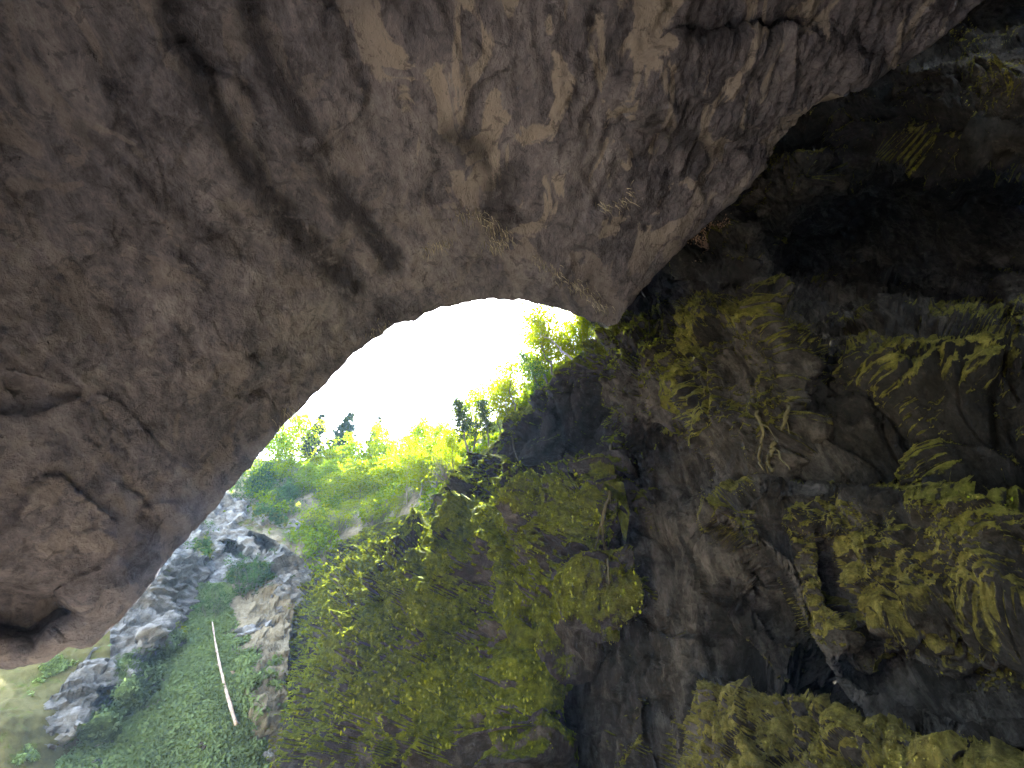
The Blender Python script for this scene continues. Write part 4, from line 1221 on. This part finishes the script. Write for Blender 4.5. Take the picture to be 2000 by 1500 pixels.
def stick(pts, r0, r1, mat, label, cat='stick', lift=0.15, S=None, fork=False):
    path = on_slope(pts, lift) if S is None else np.array([surf_at(S, x, y)[0] + surf_at(S, x, y)[1] * lift for x, y in pts])
    g = np.random.default_rng(int(pts[0][0]))
    u = np.linspace(0, 1, 9)
    t = np.linspace(0, 1, len(pts))
    q = np.stack([np.interp(u, t, path[:, k]) for k in range(3)], -1) + g.standard_normal((9, 3)) * 0.02
    o = q[0].copy()
    root = thing('dead_branch', Vector(o), label, cat)
    tube_obj('stem', q - o, np.linspace(r0, r1, 9), 6, mat, root)
    a = q[5] - o
    dv = (q[8] - q[5]); dv = dv + np.array([0.1, 0.0, 0.6]) * np.linalg.norm(dv)
    tube_obj('side_twig', np.array([a, a + dv * 0.4, a + dv * 0.7]), [r1, r1 * 0.8, r1 * 0.4], 5, mat, root)
stick([(243, 1462), (262, 1458), (287, 1453)], 0.14, 0.07, M_DARKWOOD, 'dark rotten branch lying across the lower green slope')
stick([(166, 1504), (176, 1496), (186, 1486)], 0.11, 0.06, M_LOG, 'pale broken branch at the bottom edge of the slope')
stick([(125, 1467), (160, 1466), (200, 1470)], 0.06, 0.03, M_LOG, 'thin pale branch lying level below the mossy hummock')
stick([(352, 1292), (356, 1275), (362, 1258)], 0.10, 0.05, M_DARKWOOD, 'short dark branch at the top left edge of the slope', S=(Rd, Rn))
stick([(285, 1350), (310, 1336), (336, 1332)], 0.12, 0.06, M_DARKWOOD, 'dark branch wedged under the mossy hummock', S=(Rd, Rn), lift=0.4)
def snag():
    b, n = surf_at((Rd, Rn), 146, 1462)
    root = thing('dead_snag', Vector(b), 'thin pale dead stem standing at the foot of the grey rib', 'dead stem')
    g = np.random.default_rng(3)
    tube_obj('stem', wander(np.array([0, 0, -0.4]), np.array([-0.25, 0, 2.6]), 8, 0.15, g), np.linspace(0.09, 0.04, 8), 6, M_LOG, root)
    tube_obj('side_twig', np.array([[-0.15, 0, 1.7], [0.3, 0, 2.2], [0.5, 0.05, 2.6]]), [0.04, 0.03, 0.01], 5, M_LOG, root)
snag()

def rock(name, S, x, y, size, mat, label, seed, sq=(1, 0.8, 0.8), lift=0.2, cat='rock'):
    p, n = surf_at(S, x, y)
    nu, nv = 22, 14
    th = np.linspace(0, 2 * math.pi, nu, endpoint=False)
    ph = np.linspace(0.02, math.pi - 0.02, nv)
    u = np.stack([np.sin(ph)[:, None] * np.cos(th)[None], np.sin(ph)[:, None] * np.sin(th)[None], np.repeat(np.cos(ph)[:, None], nu, 1)], -1)
    fh, fe, fv = facets(u * 1.3 + seed * 3.7, seed, 0.9)
    r = 0.8 + fh * 0.45 + fbm(u * 2.0 + seed, 3, seed) * 0.3
    V = (u * r[..., None] * np.array(sq) * size).reshape(-1, 3)
    i = np.arange(nu * nv).reshape(nv, nu)
    j = np.roll(i, -1, 1)
    f = np.stack([i[:-1], i[1:], j[1:], j[:-1]], -1).reshape(-1, 4)
    o = mesh_from(name, V, f, mat, attrs={'moss': np.clip(0.15 + 0.5 * V[:, 2] / size, 0, 1), 'stain': np.zeros(len(V)), 'brown': np.full(len(V), 0.3)})
    o.location = Vector(p + n * lift * size)
    tag(o, label, cat, 'stones on the slope')
    return o
M_DARKROCK = rock_material('dark_stone', (0.02, 0.018, 0.016), (0.05, 0.043, 0.036), (0.10, 0.085, 0.07))
rock('stone', SL, 392, 1461, 0.52, M_DARKROCK, 'small dark pointed stone alone on the bright green slope', 1, (1, 0.7, 1.1))
CL = (Cd, Cn)
rock('boulder', CL, 474, 1236, 1.7, M_CLIFF, 'grey boulder left of its twin at the foot of the pale cliff', 2, (0.8, 0.8, 1.2), 0.3, 'boulder')
rock('boulder', CL, 492, 1228, 1.5, M_CLIFF, 'grey tilted boulder right of its twin at the cliff foot', 3, (0.7, 0.8, 1.2), 0.3, 'boulder')
rock('stone', SL, 522, 1477, 0.55, M_CLIFF, 'pale grey stone at the bottom right of the green slope', 4)
rock('stone', SL, 506, 1398, 0.8, M_TAN, 'tan boulder at the edge of the slope beside the dark cleft', 5, (1, 0.8, 0.9), 0.3)
rock('stone', SL, 545, 1478, 0.45, M_TAN, 'small tan stone against the foot of the dark wall', 6)
rock('stone', SL, 452, 1318, 0.45, M_TAN, 'small brown stone just right of the fallen log', 7)

# ------------------------------------------------------------------ hanging roots, dry grass under the roof, rust-red shrub
WS = (Wd, Wn)
def hanging_root(label, pts, r0, r1, seed, mat=M_ROOTS, lift=0.35, sub=4):
    g = np.random.default_rng(seed)
    path = []
    for x, y in pts:
        p, n = surf_at(WS, x, y)
        path.append(p + n * lift)
    r0, r1 = r0 * 0.65, r1 * 0.65
    path = np.array(path)
    m = 5 * len(pts)
    t = np.linspace(0, 1, len(pts))
    u = np.linspace(0, 1, m)
    q = np.stack([np.interp(u, t, path[:, k]) for k in range(3)], -1)
    ker = np.array([1, 2, 3, 2, 1]) / 9
    for k in range(3):
        q[2:-2, k] = np.convolve(q[:, k], ker, 'valid')
    q += g.standard_normal((m, 3)) * r0 * 0.35
    o = q[0].copy()
    root = thing('hanging_root', Vector(o), label, 'root', 'roots hanging on the rock wall')
    tube_obj('main_root', q - o, np.linspace(r0, r1, m) * (1 + 0.25 * g.random(m)), 6, mat, root)
    for k in range(sub):
        a = q[int(m * (0.15 + 0.65 * k / sub))] - o
        e = a + np.array([g.standard_normal() * 0.5, g.standard_normal() * 0.3, -0.4 - 0.8 * g.random()]) * (6 * r0 + 0.6)
        tube_obj('rootlet', wander(a, e, 6, 0.15, g), np.linspace(r0 * 0.5, r1 * 0.4, 6), 5, mat, root)
hanging_root('long winding mossy root hanging down the middle of the wall', [(1193, 880), (1196, 930), (1190, 975), (1178, 1020), (1172, 1060), (1180, 1100), (1188, 1138)], 0.17, 0.06, 1)
hanging_root('leftmost of the three roots above the big block', [(1496, 810), (1492, 850), (1490, 890), (1487, 930)], 0.10, 0.05, 2, sub=2)
hanging_root('thick yellowish middle root above the big block', [(1502, 865), (1504, 890), (1510, 915), (1508, 935)], 0.13, 0.08, 3, sub=5)
hanging_root('rightmost root above the big block, bent like an elbow', [(1540, 790), (1536, 830), (1532, 870), (1524, 900), (1528, 925)], 0.11, 0.06, 4, sub=3)
hanging_root('mossy root dropping from the crest below the pines', [(1005, 845), (1008, 880), (1012, 915)], 0.11, 0.05, 6, sub=2)

RD, RN_, RX, RY = ROOF
def dry_grass():
    g = np.random.default_rng(8)
    lines = [([(885, 425), (930, 412), (965, 445), (1000, 470)], 200, 0.6), ([(1040, 500), (1100, 545), (1150, 575), (1185, 605)], 200, 0.5), ([(950, 470), (985, 478)], 60, 0.6),
             ([(720, 655), (760, 632)], 40, 0.6), ([(540, 825), (575, 795)], 40, 0.7), ([(1170, 405), (1215, 395), (1245, 360)], 70, 0.6), ([(830, 490), (880, 470)], 60, 0.6)]
    X, Y, _d = proj(RD)
    V = []
    for line, n, L in lines:
        line = np.array(line, float)
        for k in range(n):
            u = g.random() * (len(line) - 1)
            i = int(u)
            q = line[i] + (line[i + 1] - line[i]) * (u - i) + g.standard_normal(2) * 7
            sub = (slice(12, 300), slice(None))
            e = (X[sub] - q[0]) ** 2 + (Y[sub] - q[1]) ** 2
            idx = np.unravel_index(np.argmin(e), e.shape)
            p = RD[sub][idx]
            nn = RN_[sub][idx]
            d = np.array([0.35, 0.1, -0.8]) + g.standard_normal(3) * 0.35 + nn * 0.3
            d /= np.linalg.norm(d)
            l = L * (0.4 + 0.8 * g.random())
            w = np.cross(d, g.standard_normal(3)); w /= np.linalg.norm(w)
            w *= 0.022
            m = p + d * l * 0.55
            tip = p + d * l + np.array([0, 0, -0.25 * l])
            V += [p - w, p + w, m + w * 0.8, m - w * 0.8, m - w * 0.8, m + w * 0.8, tip + w * 0.2, tip - w * 0.2]
    V = np.array(V)
    o = mesh_from('dry_grass', V, np.arange(len(V)).reshape(-1, 4), M_STRAW, attrs={'tint': np.repeat(g.random(len(V) // 8), 8)})
    tag(o, 'pale dry grass hanging from cracks in the cave roof', 'grass', kind='stuff')
dry_grass()

def rust_shrub():
    p, n = surf_at(WS, 1388, 482)
    root = thing('dead_shrub', Vector(p), 'rust-brown dead shrub in the dark recess under the roof', 'shrub')
    g = np.random.default_rng(6)
    parts, cent = [], []
    for k in range(46):
        d = np.array([g.standard_normal() * 0.6 + 0.2, g.standard_normal() * 0.4 - 0.6, 0.7 + 0.5 * g.standard_normal()])
        d /= np.linalg.norm(d)
        e = d * (1.0 + 1.4 * g.random()) + np.array([g.standard_normal() * 0.6, 0, g.standard_normal() * 0.3])
        parts.append(tube(wander(n * 0 + np.array([g.standard_normal() * 0.5, 0, g.standard_normal() * 0.3]), e, 6, 0.25, g), np.linspace(0.05, 0.014, 6), 4))
        cent += [e, e * 0.8]
    v, f = join(parts)
    mesh_from('twigs', v, f, bark_material('rust_bark', (0.12, 0.075, 0.05), (0.30, 0.20, 0.14)), parent=root)
    lv, lf, lt = leaves_at(np.array(cent), np.full(len(cent), 0.25), 14, 0.16, g, 0.2)
    mesh_from('withered_leaves', lv, lf, M_RUST, parent=root, attrs={'tint': lt})
rust_shrub()

# ------------------------------------------------------------------ the hazy air of the pit
def build_haze():
    lo = np.array([1e9] * 3); hi = -lo
    for o in COL.objects:
        if o.type == 'MESH' and o.parent is None:
            b = np.array([o.matrix_basis @ Vector(c) for c in o.bound_box])
            lo = np.minimum(lo, b.min(0)); hi = np.maximum(hi, b.max(0))
    lo -= np.array([6, 6, 1.5]); hi += np.array([6, 25, 8])
    v = np.array([(x, y, z) for x in (lo[0], hi[0]) for y in (lo[1], hi[1]) for z in (lo[2], hi[2])])
    f = np.array([(0, 1, 3, 2), (4, 6, 7, 5), (0, 4, 5, 1), (2, 3, 7, 6), (0, 2, 6, 4), (1, 5, 7, 3)])
    m, nt, out = new_mat('haze_air')
    vol = nt.nodes.new('ShaderNodeVolumePrincipled')
    vol.inputs['Color'].default_value = (0.35, 0.6, 1.0, 1)
    vol.inputs['Density'].default_value = 0.00015
    vol.inputs['Anisotropy'].default_value = 0.0
    nt.links.new(vol.outputs[0], out.inputs['Volume'])
    o = mesh_from('haze', v, f, m)
    tag(o, 'thin blue haze filling the air of the pit', kind='stuff')
build_haze()
